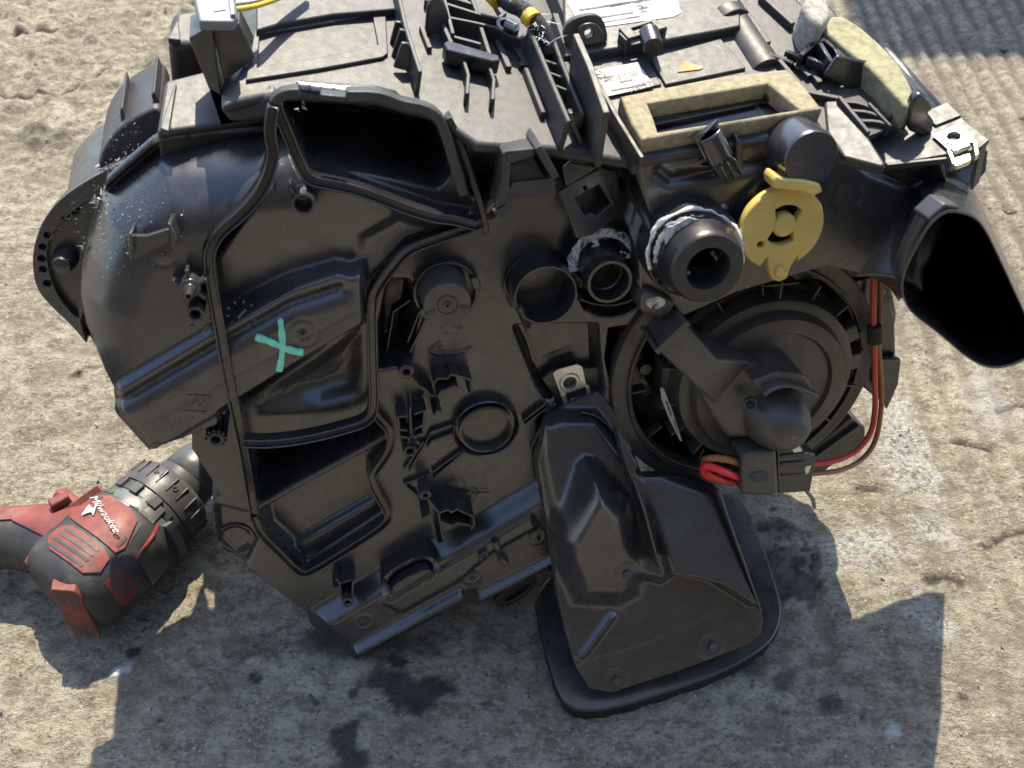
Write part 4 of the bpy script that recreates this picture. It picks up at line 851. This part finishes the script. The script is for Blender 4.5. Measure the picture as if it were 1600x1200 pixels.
mb = MB(); mb.tube([T.at(790, 36, .010), T.at(806, 44, .010)], .0022, 8); build('eye_pin', mb, 'zinc', H)
twall('tall_wall', '828,42 852,100 890,190', T, .016, .0026, bev=.0008); twall('tall_wall', '862,52 880,100 912,178', T, .014, .0024, bev=.0008)
for x in (0, 1, 2, 3): twall('cross_web', f'{834+x*9},{70+x*20} {862+x*8},{80+x*20}', T, .010, .0016)
twall('tall_wall', '884,96 908,150', T, .012, .003)
mb = MB(); mb.tube(curve3([T.at(897, 156, .004), T.at(906, 163, .010), T.at(910, 178, .010), T.at(904, 196, .004)], 5), .0016, 8); build('wire_hook', mb, 'gloss', H, smooth=60)
stand('hook_post', (905, 226), '888,178 896,176 903,200 914,230 906,232', .004)
cable = [(760, -36, .02), (792, 2, .020), (815, 14, .020), (836, 32, .019), (852, 58, .014), (858, 84, .008)]
mb = MB(); mb.tube(curve3([T.at(*q) for q in cable], 6), .0042, 10); build('taped_cable', mb, 'tape', H, smooth=60)
for q, m_ in (((774, -6), 'ytape'), ((829, 27), 'ytape')):
    mb = MB(); mb.tube([T.at(q[0]-4, q[1]-3, .0195), T.at(q[0]+5, q[1]+6, .0195)], .0047, 12); build('yellow_tape_band', mb, m_, H, smooth=60)
mb = MB()
for i in range(46):
    t = i/46; q = T.at(808+50*t+random.uniform(-4, 4), 4+68*t+random.uniform(-4, 4), .022-.008*t); e = np.array([random.gauss(0, 1), random.gauss(0, 1), abs(random.gauss(0, .8))])*.0045
    mb.tube([q, q+e*.5+np.array([0, 0, .001]), q+e], [.00022, .0002, .00008], 4)
build('loose_threads', mb, 'white', H, smooth=60)
mb = MB()
for i in range(14):
    q = T.at(865+random.uniform(-8, 8), 168+random.uniform(-5, 5), .001); mb.prism([q+np.array([random.uniform(-1, 1), random.uniform(-1, 1), random.random()])*.002 for _ in range(4)], Z*.0006)
build('yellow_crumb', mb, 'foam', H)
# dark gap and walls between the halves
twall('dividing_wall', '880,70 912,110 960,182 1000,250', T, .006, .003); twall('dividing_wall', '868,20 884,66 905,100', T, .012, .003); twall('dividing_wall', '900,52 922,102 948,176', T2, .030, .003)
slab('gap_floor', '930,100 1000,90 1018,360 985,300', T, -.02, .004, 'blk')
twall('dividing_wall', '918,96 962,178 1004,246', T2, .004, .0022)
twall('long_bead', '850,-60 884,20 896,44', T, .010, .003)
# -------- top of the box, right half
fo_in = P('1014,166 1200,136 1246,171 1027,204')
mb = plate_mesh(T2, [[T2.uv(x, y) for x, y in P('860,-70 1190,-70 1240,-10 1340,100 1400,190 1356,214 1385,258 1380,262 1312,244 1287,204 1003,250 960,186 925,110 880,20')], [T2.uv(x, y) for x, y in fo_in]], .0, .006, .002); build('top_cover', mb, 'top', H)
slab('rear_step', '882,88 1030,64 1130,46 1158,40 1150,-70 880,-70', T2, .0052, .006, bev=.001)
slab('cover_panel', '1016,90 1126,60 1166,106 1040,132', T2, .0016, .003, bev=.0005)
slab('cover_panel', '920,104 1010,90 1034,132 950,148', T2, .0012, .003, bev=.0005)
mb = MB(); mb.tube([T2.at(1080, -60, -.0055), T2.at(1195, 118, -.0055)], .0098, 28); build('round_ridge', mb, 'top', H, .0004)
mb = MB(); mb.tube([T2.at(1130, 32, -.0045), T2.at(1142, 46, -.0045)], .0118, 28); build('ridge_band', mb, 'top', H, .0006)
twall('edge_bead', '1152,40 1172,50 1200,84 1230,92', T2, .003, .003, cl=1); twall('edge_bead', '1160,12 1200,66', T2, .003, .004); twall('edge_bead', '1190,-10 1240,36', T2, .004, .003)
cl_ = MB(); mb = plate_mesh(T2, [[T2.uv(x, y, .011) for x, y in P('967,44 1022,28 1043,42 982,60')], [T2.uv(x, y, .011) for x, y in P('986,44 1018,34 1024,40 992,50')]], .011, .0025, .0005); build('peg_bridge', mb, 'top', H)
for s in ('970,50 982,62', '1024,36 1040,46'): twall('bridge_leg', s, T2, .0100, .003)
mb = MB(); mb.tube([T2.at(1013, 50, .010), T2.at(1021, 74, .010)], [.0052, .0050], 18); build('cover_peg', mb, 'blk', H, .0006)
f_ = Frame(T2.at(915, 76, .004), U, NH+Z*.2)
mb = plate_mesh(f_, [[f_.uv(x, y) for x, y in chk(P('880,44 897,28 928,21 944,30 951,62 944,68 898,80 884,74'), 1)], circ(f_.uv(919, 50), .0022, 14)], 0, .004, .0006); build('holed_tab', mb, 'top', H)
mb = plate_mesh(f_, [[f_.uv(x, y) for x, y in chk(P('899,46 908,36 926,33 938,42 946,62 905,72'), 1)], circ(f_.uv(919, 50), .0022, 14)], .002, .003, .0006); build('holed_tab', mb, 'blk', H)
lb1 = slab('paper_label', '886,4 892,-30 1050,-30 1064,20 1052,26 910,46', T2, .0056, .0004, 'paper', 0)
mb = MB()
for i, (s, h) in enumerate((('952,8 984,2 985,5 953,11', 0), ('990,2 1002,0 1003,3 991,5', 0), ('905,14 1035,-6 1035,-3 905,17', 0), ('998,12 1012,9 1013,12 999,15', 0), ('912,30 990,18 990,20 912,32', 0), ('915,38 1000,24 1000,26 915,40', 0))):
    mb.prism([T2.at(x, y, .0058) for x, y in P(s)], -T2.n*.0003)
build('label_print', mb, 'ink', lb1)
text('2', T2, 1003, 14, .0057, .0085, R(12), 'ink', lb1, 'label_print', .0001)
lb2 = slab('paper_label', '929,110 996,97 1022,134 950,150', T2, .0018, .0004, 'paper', 0)
mb = MB(); rg = np.random.default_rng(8); x = 0.
while x < 1:
    wd = .012+.03*rg.random(); pts = []
    for a, b in ((x, .28), (min(1, x+wd), .28), (min(1, x+wd), .62), (x, .62)):
        pts.append(T2.at(940+52*a+12*b, 112-10*a+26*b, .0020))
    mb.prism(pts, -T2.n*.0003); x += wd+.02+.03*rg.random()
for s in ('968,126 988,122 989,125 969,129', '942,120 958,117 958,119 942,122', '955,140 1010,130 1010,132 956,142'): mb.prism([T2.at(x, y, .0021) for x, y in P(s)], -T2.n*.0003)
build('label_print', mb, 'ink', lb2)
text('1221', T2, 938, 118, .0019, .0058, R(-60), 'ink', lb2, 'label_print', .0001); text('10022', T2, 1000, 136, .0019, .0055, R(12), 'ink', lb2, 'label_print', .0001)
slab('orange_sticker', '1059,112 1070,96 1099,105 1094,108', T2, .0022, .0004, 'orange', 0)
# foam-lined opening
HF_ = .0085
mb = plate_mesh(T2, [[T2.uv(x, y, HF_) for x, y in P('969,150 1100,124 1229,107 1260,138 1285,170 1140,194 1003,219 985,190')], [T2.uv(x, y, HF_) for x, y in P('1012,162 1200,131 1226,152 1248,170 1140,188 1028,206 1022,186')]], HF_, .0105, .0014, 3); build('foam_frame', mb, 'foam', H)
mb = MB(); mb.prism([T2.at(x, y, -.035) for x, y in P('960,150 1300,110 1320,230 980,260')], -T2.n*.003); build('opening_floor', mb, 'blk', H)
for s in ('1012,164 1202,134', '1202,134 1248,171', '1248,171 1027,205', '1027,205 1012,164'): mb = MB(); mb.wall([T2.at(x, y, -.006) for x, y in P(s)], T2.n, .001, .002, .03); build('opening_wall', mb, 'gloss', H)
mb = MB(); mb.prism([T2.at(x, y, .0) for x, y in P('1022,186 1196,152 1202,158 1024,194')], -T2.n*.002); mb.tube([T2.at(1196, 154, .001), T2.at(1206, 150, .001)], .0022, 8); build('air_flap', mb, 'gloss', H, .0005)
mb = MB(); mb.prism([T2.at(x, y, -.002) for x, y in chk(P('1022,184 1034,176 1050,180 1060,176 1072,180 1050,188 1022,190'), 1)], -T2.n*.002); build('blue_film', mb, 'blue', H, .0006)
mb = MB(); mb.prism([T2.at(x, y, -.012) for x, y in P('1150,188 1176,168 1188,182 1160,190')], -T2.n*.002); mb.tube([T2.at(1182, 168, -.004), T2.at(1196, 186, -.004)], .0014, 8); build('green_vane', mb, 'dgreen', H, .0004)
# right end: foam strips, ribs, flap and bracket
slab('foam_strip', chk(P('1283,44 1306,18 1346,42 1380,72 1405,100 1424,134 1434,164 1418,170 1390,140 1366,112 1330,84 1296,56'), 1), T2, .012, .014, 'foamgrn', .003)
slab('foam_strip', '1255,4 1266,-20 1292,-14 1300,20 1284,42 1264,24', T2, .020, .03, 'foamgry', .003)
slab('end_cover', '1250,-30 1290,0 1380,110 1410,170 1390,200 1330,120 1240,20', T2, -.012, .004, 'blk')
stand('flap_plate', (1340, 150), '1288,119 1309,88 1366,99 1375,106 1394,176 1370,168 1330,142', .0025, 'gloss', T2, -.004, .001)
for s, h in (('1262,70 1290,60 1322,90', .010), ('1252,85 1272,68', .010), ('1262,88 1290,100 1320,112', .008), ('1282,66 1300,96', .012), ('1300,60 1312,90', .010), ('1228,78 1262,92 1290,104', .004), ('1200,82 1226,92 1240,98', .004)):
    twall('catch_rib', s, T2, h, .0022, 'gloss')
for s in ('1242,98 1252,106', '1250,100 1266,118', '1268,108 1282,128'): twall('slot_rib', s, T2, .003, .003)
twall('edge_rail', '1218,92 1240,118 1262,142 1312,152 1358,207', T2, .004, .0024); twall('edge_rail', '1312,150 1358,206', T2, .006, .0020)
for s in ('1320,158 1345,160 1372,172', '1332,172 1358,174 1382,184', '1346,188 1368,188 1390,194'): twall('grille_rib', s, T2, .003, .0020, cl=1)
twall('grille_rib', '1358,160 1392,196', T2, .004, .0016); twall('grille_rib', '1392,150 1420,186', T2, .004, .0016); twall('grille_rib', '1388,182 1412,172', T2, .003, .0016)
slab('grille_floor', '1306,148 1398,150 1424,186 1358,212', T2, .0006, .002, 'ink', 0)
T3 = Frame(F.at(1385, 258, .042), U, Z+NH*.12-U*.30)
T4 = Frame(T2.at(1330, 205, .003), U, Z+NH*.18-U*.20)
slab('shoulder_panel', '1288,156 1314,154 1356,212 1384,255 1378,261 1318,245 1292,206', T4, 0, .004, bev=.0012)
BR = '1352,212 1420,184 1480,160 1496,178 1544,216 1530,228 1510,236 1385,258'
slab('end_bracket', BR, T3, 0, .003, bev=.0006)
slab('end_bracket', '1440,176 1480,159 1502,180 1462,196', T3, .0012, .003, bev=.0004)
mb = MB(); mb.sweep([T3.at(x, y) for x, y in P('1386,257 1480,247 1530,229 1544,217')], T3.n, [(-.0008, -.003), (.0008, -.003), (.0008, .0003), (-.0008, .0003)]); build('bracket_lip', mb, 'top', H, .0003)
mb = MB(); a_ = [T3.at(x, y, -.001) for x, y in P('1545,216 1532,230 1528,228 1540,214')]; mb.prism(a_, -T3.n*.030); build('bracket_cheek', mb, 'top', H, .0008)
mb = MB(); mb.prism([F.at(x, y, .040) for x, y in P('1466,250 1474,249 1480,285 1484,292 1478,290')], -n_*.012); build('bracket_web', mb, 'case', H, .0004)
mb = MB(); mb.prism([F.at(x, y, .018) for x, y in P('1476,252 1535,232 1543,236 1540,268 1508,305 1488,300')], -n_*.004); build('bracket_back', mb, 'ink', H)
stand('pointed_tab', (1440, 215), '1422,206 1421,172 1429,153 1440,146 1454,156 1458,172 1450,177 1460,190 1457,208 1442,214', .005, 'gloss', T3, 0, .0012)
speednut(T3, '1457,211 1498,194 1505,197 1524,220 1482,234 1479,231', (1490, 215), .0034, '1492,246 1516,238 1518,248 1514,252 1494,260 1490,258', ['1479,232 1486,231 1494,255 1488,256', '1520,218 1526,218 1530,240 1524,244'], H, 'bright speed nut on the end bracket', .0016)
mb = MB(); mb.prism([T3.at(x, y, .004) for x, y in P('1484,230 1514,220 1518,226 1490,238')], -T3.n*.003); build('nut_bridge', mb, 'zinc', H, .0008)
# pale shavings caught on the bulge
mb = MB(); rg = np.random.default_rng(3)
def flakes(cx, cy, sx, sy, n, sz, f):
    for i in range(n):
        q = f(cx+rg.normal(0, sx), cy+rg.normal(0, sy)); e = rg.normal(0, 1, (4, 3))*sz*(.4+rg.random()); mb.add([q+e[0], q+e[1]*.6, q+e[2], q+e[3]*.4+n_*sz*.5], [(0, 1, 2), (0, 2, 3), (1, 2, 3), (0, 1, 3)])
flakes(150, 316, 4, 6, 26, .0011, lambda x, y: FS.pt(x, y, .002)); flakes(122, 384, 3, 4, 16, .0010, lambda x, y: FS.pt(x+6, y, .003)); flakes(175, 262, 14, 7, 40, .0010, lambda x, y: FL.at(x, y, .004))
flakes(195, 350, 42, 36, 520, .00032, lambda x, y: FS.pt(x, y, .0003)); flakes(200, 225, 25, 25, 150, .00038, lambda x, y: F.at(x, y, -.047)); flakes(470, 168, 4, 2, 6, .0008, lambda x, y: F.at(x, y, .01))
o = build('plastic_shavings', mb, 'swarf', H, fix=False, kind='stuff')
mb = MB()
flakes(856, 630, 6, 3, 40, .0014, lambda x, y: F.at(x, y, -.002)); build('dirt_clump', mb, 'foam', H, fix=False)
# ------------------------------------------------------------------ cordless drill lying on its side
DS_ = 1.0; pr = GR.at(94, 936, .034*DS_); pf = GR.at(286, 756, .034*DS_); e1 = unit(pf-pr); pr[2] = .034; e2 = np.cross(Z, e1); e3 = Z
DR = thing('cordless_drill', (pr[0], pr[1], 0), 'red and charcoal cordless drill lying on its side against the black heater box', 'drill')
DR.scale = (DS_, DS_, DS_)
def dp(a, b, c): return pr+e1*a+e2*b+e3*c           # along the axis, towards the handle, up
def se(a, rb, rc, ob=0., oc=0., n=40, pw=2.6):
    o = []
    for i in range(n):
        t = 2*math.pi*i/n; c, s = math.cos(t), math.sin(t); o.append(dp(a, ob+rb*np.sign(c)*abs(c)**(2/pw), oc+rc*np.sign(s)*abs(s)**(2/pw)))
    return o
mb = MB(); mb.loft([se(-.004, .006, .006), se(-.003, .016, .015), se(.000, .024, .022), se(.006, .030, .028), se(.016, .0335, .0315), se(.032, .0345, .033), se(.060, .0335, .0325), se(.086, .032, .0315), se(.094, .0305, .030), se(.098, .027, .027)])
build('motor_body', mb, 'overmould', DR, .0, 60)
def skin(a0, a1, ang0, ang1, r_out, na=10, nt=12, pw=2.6, rfn=None):
    """patch of a panel wrapped round the body, proud of it by r_out"""
    rows = []
    for i in range(na+1):
        a = a0+(a1-a0)*i/na; rb = np.interp(a, [-.004, 0, .006, .016, .032, .06, .086, .098], [.006, .024, .030, .0335, .0345, .0335, .032, .027])+r_out; rc = np.interp(a, [-.004, 0, .006, .016, .032, .06, .086, .098], [.006, .022, .028, .0315, .033, .0325, .0315, .027])+r_out
        row = []
        for k in range(nt+1):
            t = R(ang0+(ang1-ang0)*k/nt); c, s = math.cos(t), math.sin(t); row.append(dp(a, rb*np.sign(c)*abs(c)**(2/pw), rc*np.sign(s)*abs(s)**(2/pw)))
        rows.append(row)
    return rows
def spt(a, ang, r=0.): return skin(a, a, ang, ang, r, 1, 1)[0][0]
def patch(name, pts, r, m, par=DR, th=.0015, bev=.0004):
    """polygon given as (along, angle) laid on the body surface"""
    pts = [np.array(p, float) for p in pts]; q = []
    for i in range(len(pts)):
        for t in (0, .25, .5, .75): q.append(pts[i]*(1-t)+pts[(i+1) % len(pts)]*t)
    top = [spt(a, g, r) for a, g in q]; cen = np.mean(pts, 0); rings = [top]
    for sc in (.66, .33): rings.append([spt(*(cen+(p_-cen)*sc), r) for p_ in q])
    bot = [spt(a, g, r-th) for a, g in q]
    mb = MB(); mb.loft([bot]+rings, False, False); b = len(mb.v); c_ = spt(cen[0], cen[1], r); k = len(q); mb.v.append(tuple(c_)); s0 = b-k
    for i in range(k): mb.f.append((s0+i, s0+(i+1) % k, b))
    return build(name, mb, m, par, 0, 50)
# side panel with the maker's name, vents, rear cap window (angle 90 is straight up)
pn = patch('name_panel', [(.051, 128), (.060, 132), (.086, 118), (.092, 100), (.092, 76), (.084, 60), (.060, 55), (.054, 62), (.052, 80)], .0012, 'red')
vt = patch('vent_panel', [(.020, 118), (.030, 132), (.044, 128), (.048, 112), (.048, 78), (.042, 66), (.028, 66), (.020, 80)], .0012, 'red')
for k in range(4): patch('vent_slot', [(.0225+.0062*k, 112), (.0255+.0062*k, 113), (.0255+.0062*k, 76), (.0225+.0062*k, 75)], .0015, 'ink', vt, .0004)
for k in range(2): patch('side_slot', [(.030+.008*k, 150), (.035+.008*k, 150), (.035+.008*k, 176), (.030+.008*k, 176)], .0008, 'ink', DR, .002)
patch('side_vent', [(.026, 146), (.046, 146), (.046, 184), (.026, 184)], .0005, 'red')
patch('name_panel_slot', [(.080, 74), (.086, 74), (.084, 62), (.078, 62)], .0014, 'ink', pn, .0004)
patch('name_panel_slot', [(.056, 126), (.068, 126), (.068, 122), (.056, 122)], .0014, 'ink', pn, .0004)
patch('panel_surround', [(.050, 138), (.098, 122), (.100, 70), (.085, 50), (.050, 46)], .0003, 'overmould')
def rearwin():
    fr = Frame(dp(.003, -.0145, .001), unit(e2*.80-e1*.60), unit(-e1*.80-e2*.60+Z*.20)); mb = plate_mesh(fr, [[(-.0100+.020*a, -.025+.048*b) for a, b in ((.1, 0), (.9, 0), (1, .06), (1, .94), (.9, 1), (.1, 1), (0, .94), (0, .06))]], .0096, .016, .0012); o = build('rear_vent', mb, 'red', DR)
    for row in (.0100, -.0215):
        for k in range(3):
            x0 = -.0072+k*.0052; mb = plate_mesh(fr, [[(x0, row), (x0+.0036, row), (x0+.0036, row+.0100), (x0, row+.0100)]], .0099, .001, .0001); build('rear_slot', mb, 'ink', o)
rearwin()
mb = MB(); mb.loft([[spt(a, g, .0012) for a in np.linspace(.0, .09, 14)] for g in (38, 44, 47)], False, False, False)
# red shell strip on the handle side
mb = MB(); mb.sweep([dp(a, b, c) for a, b, c in ((.006, .030, .004), (.030, .0335, .010), (.060, .0335, .012), (.098, .030, .012))], e2, [(-.008, -.006), (.008, -.006), (.008, .0022), (-.008, .0022)]); build('red_shell', mb, 'red', DR, .001)
mb = MB(); mb.sweep([dp(a, b, c) for a, b, c in ((.004, .028, .012), (.030, .0322, .020), (.060, .0325, .022), (.096, .029, .022))], unit(e2+Z), [(-.0012, -.004), (.0012, -.004), (.0012, .0018), (-.0012, .0018)]); build('shell_seam', mb, 'red', DR, .0004)
# handle: lofted ovals going out of the picture
def HZ(b): return [float(np.interp(b, [.02, .036, .052, .07, .095, .125], q)) for q in ([.050, .044, .032, .014, -.012, -.042], [.044, .041, .037, .035, .034, .035], [.026, .024, .022, .021, .021, .022])]
def hs(b, a0, rl, rz, oc=0.): return [dp(a0+rl*math.cos(2*math.pi*i/28), b, oc+rz*math.sin(2*math.pi*i/28)) for i in range(28)]
mb = MB(); mb.loft([hs(b, *HZ(b)) for b in (.020, .036, .052, .070, .095, .125)]); build('handle', mb, 'overmould', DR, 0, 60)
def hpatch(name, pts, m, lift=.0012):
    """panel over the top of the handle: pts (out, along) on the handle's upper half"""
    def z_(b, a):
        a0, rl, rz = HZ(b)
        return rz*math.sqrt(max(.03, 1-((a-a0)/rl)**2))
    p = [np.array(q, float) for q in pts]; q = []
    for i in range(len(p)):
        for t in (0, .25, .5, .75): q.append(p[i]*(1-t)+p[(i+1) % len(p)]*t)
    cen = np.mean(p, 0); rings = [[dp(a, b, z_(b, a)-.002) for b, a in q]]
    for sc in (1, .66, .33): rings.append([dp(*(lambda w: (w[1], w[0], z_(w[0], w[1])+lift))(cen+(x-cen)*sc)) for x in q])
    mb = MB(); mb.loft(rings); return build(name, mb, m, DR, 0, 50)
hpatch('red_handle_shell', [(.024, .030), (.024, .088), (.040, .078), (.058, .056), (.095, .014), (.125, -.014), (.125, -.044), (.100, -.020), (.075, .006), (.056, .026), (.040, .034)], 'red')
mb = MB(); mb.prism([dp(a, b, .030) for a, b in ((.052, .036), (.070, .033), (.073, .038), (.056, .043))], -Z*.012); build('direction_switch', mb, 'red', DR, .0015)
mb = MB(); mb.loft([hs(b, .076, .010, .010, .002) for b in (.030, .040, .052, .060)]); build('trigger', mb, 'red', DR, .002)
# gearcase, clutch collar and chuck
ax = e1
mb = MB(); mb.lathe(dp(0, 0, 0), ax, [(.026, .088), (.0305, .090), (.0305, .104), (.0285, .108)], 40, Z); build('gear_case', mb, 'tsilver', DR)
for k, g in enumerate((95, 125, 60)): patch('case_clamp', [(.094, g+12), (.112, g+10), (.112, g-10), (.094, g-12)], .0020, 'tsilver' if k == 1 else 'tgrey')
patch('case_clamp', [(.060, 154), (.098, 146), (.104, 170), (.100, 190), (.060, 188)], .0035, 'tgrey', DR, .004); patch('case_clamp', [(.100, 150), (.108, 152), (.108, 200), (.100, 200)], .0065, 'tsilver', DR, .006); patch('red_line', [(.060, 150), (.098, 142), (.098, 145), (.060, 153)], .0038, 'red', DR, .003)
mb = MB(); mb.lathe(dp(0, 0, 0), ax, [(.026, .106), (.0300, .107), (.0300, .117), (.029, .118)], 44, Z); cb = build('selector_ring', mb, 'tgrey', DR)
for g in (62, 90, 120):
    e = e2*math.cos(R(g))+Z*math.sin(R(g)); t_ = np.cross(ax, e); mb = MB(); mb.box(dp(.111, 0, 0)+e*.0305, ax*.006, t_*.0035, e*.0018); build('selector_lug', mb, 'ink', cb, .0008)
mb = MB(); mb.lathe(dp(0, 0, 0), ax, [(.028, .118), (.0305, .1185), (.0308, .128), (.0300, .142), (.027, .147), (.023, .149)], 48, Z); cc_ = build('clutch_collar', mb, 'tgrey', DR)
for k in range(22):
    g = R(k*360/22+4); e = e2*math.cos(g)+Z*math.sin(g); t_ = np.cross(ax, e); mb = MB(); mb.box(dp(.1345, 0, 0)+e*.0305, ax*.0085, t_*.0006, e*.0009); build('collar_rib', mb, 'tgrey', cc_, .0004)
def wrap_text(s, ang, a, size, m, par, name, rad=.0312, turn=0.):
    e = e2*math.cos(R(ang))+Z*math.sin(R(ang)); fr = Frame(dp(a, 0, 0)+e*rad, np.cross(ax, e)*-1, e); return text(s, fr, None, None, 0., size, turn, m, par, name, .0002)
wrap_text('14', 96, .136, .0085, 'ink', cc_, 'collar_number'); wrap_text('10', 128, .134, .0085, 'ink', cc_, 'collar_number'); wrap_text('2', 118, .1125, .007, 'ink', cb, 'ring_number', .0304); wrap_text('1', 146, .1125, .007, 'ink', cb, 'ring_number', .0304)
mb = MB(); mb.lathe(dp(0, 0, 0), ax, [(.020, .145), (.0205, .149), (.0208, .158), (.019, .160), (.0202, .162), (.0198, .176), (.018, .190), (.008, .194), (0, .194)], 40, Z); ck = build('chuck', mb, 'tgrey', DR)
# maker's name: printed script with a bolt
e = e2*math.cos(R(93))+Z*math.sin(R(93)); fr = Frame(dp(.0715, 0, 0)+e*.0350, -e2, Z)
frn = Frame(dp(.0725, -.001, .0346), unit(-e2*.88-e1*.38), Z)
text('Milwaukee', frn, None, None, 0, .0088, R(0), 'worn', pn, 'maker_name', .00025, .25)
mb = MB(); mb.prism([dp(.0715+a, b, .0348) for a, b in ((-.012, .0105), (.0005, .013), (-.001, .0085), (.007, .0095), (-.006, .004), (-.0045, .0075))], -Z*.0003); build('bolt_mark', mb, 'worn', pn)
def squash(o):
    for c in o.children:
        me = c.data; a = np.empty(len(me.vertices)*3, np.float32); me.vertices.foreach_get('co', a); a = a.reshape(-1, 3); a += np.outer(a@e1.astype(np.float32), e1.astype(np.float32))*(AXK-1)
        me.vertices.foreach_set('co', a.ravel()); me.update(); squash(c)
AXK = .68; squash(DR)                  # a stubby, compact drill
# ------------------------------------------------------------------ loose bits on the concrete
mb = MB(); rg = np.random.default_rng(12)
for i in range(4200):
    x = rg.uniform(-.6, .7); y = rg.uniform(.19, 1.15); s = .0005+.0020*rg.random()**4
    q = np.array([x, y, .0004+.3*s]); i_ = np.clip(np.searchsorted(gx, x), 0, len(gx)-1); j_ = np.clip(np.searchsorted(gy, y), 0, len(gy)-1); q[2] += hgt[j_, i_]
    e = rg.normal(0, 1, (4, 3)); e /= np.linalg.norm(e, axis=1)[:, None]; mb.add(list(q+e*s), [(0, 1, 2), (0, 2, 3), (1, 2, 3), (0, 1, 3)])
m_ = mat('grit', (.24, .21, .17), .9, var=.6, vscale=40); o = build('grit', mb, m_, None, fix=True, kind='stuff', smooth=10)
def tw(name, pts, r, m, lab, cat):
    mb = MB(); mb.tube(curve3([GR.at(x, y, z) for x, y, z in pts], 4), r, 6); o = build(name, mb, m, None, smooth=50); o['label'] = lab; o['category'] = cat
tw('twig', [(484, 1086, .004), (490, 1094, .005), (498, 1100, .004)], .0013, 'ink', 'short dark twig on the shaded concrete below the box corner', 'twig')
# added stand-in wall for an unseen object; only its shadow shows, top right
def shadow_wall():
    V = thing('shadow_caster_wall', (1.75, 2.09, 0), 'added stand-in wall, unseen, casting the shadow at the top right', 'wall')
    mb = MB(); mb.box((1.75, 2.09, .84), (1.25, 0, 0), (0, .1, 0), (0, 0, .84)); build('shadow_wall_core', mb, mat('shadow_wall_grey', (.3, .29, .27), .9, bump=.5, bscale=80), V, .01)
shadow_wall()

def sky_blocker_wall():  # added unseen wall that darkens the plastic's reflections
    V = thing('sky_blocker_wall', (0, -1.9, 0), 'added dark wall behind the camera, unseen, keeping sky out of the reflections', 'wall')
    m = mat('blocker_timber', (.05, .042, .034), .8, var=.3, vscale=12)
    for k in range(24):
        mb = MB(); mb.box((-4.6+.4*k, -1.9+.006*(k % 2), 1.3), (.195, 0, 0), (0, .02, 0), (0, 0, 1.3)); build('blocker_plank', mb, m, V, .004)
sky_blocker_wall()
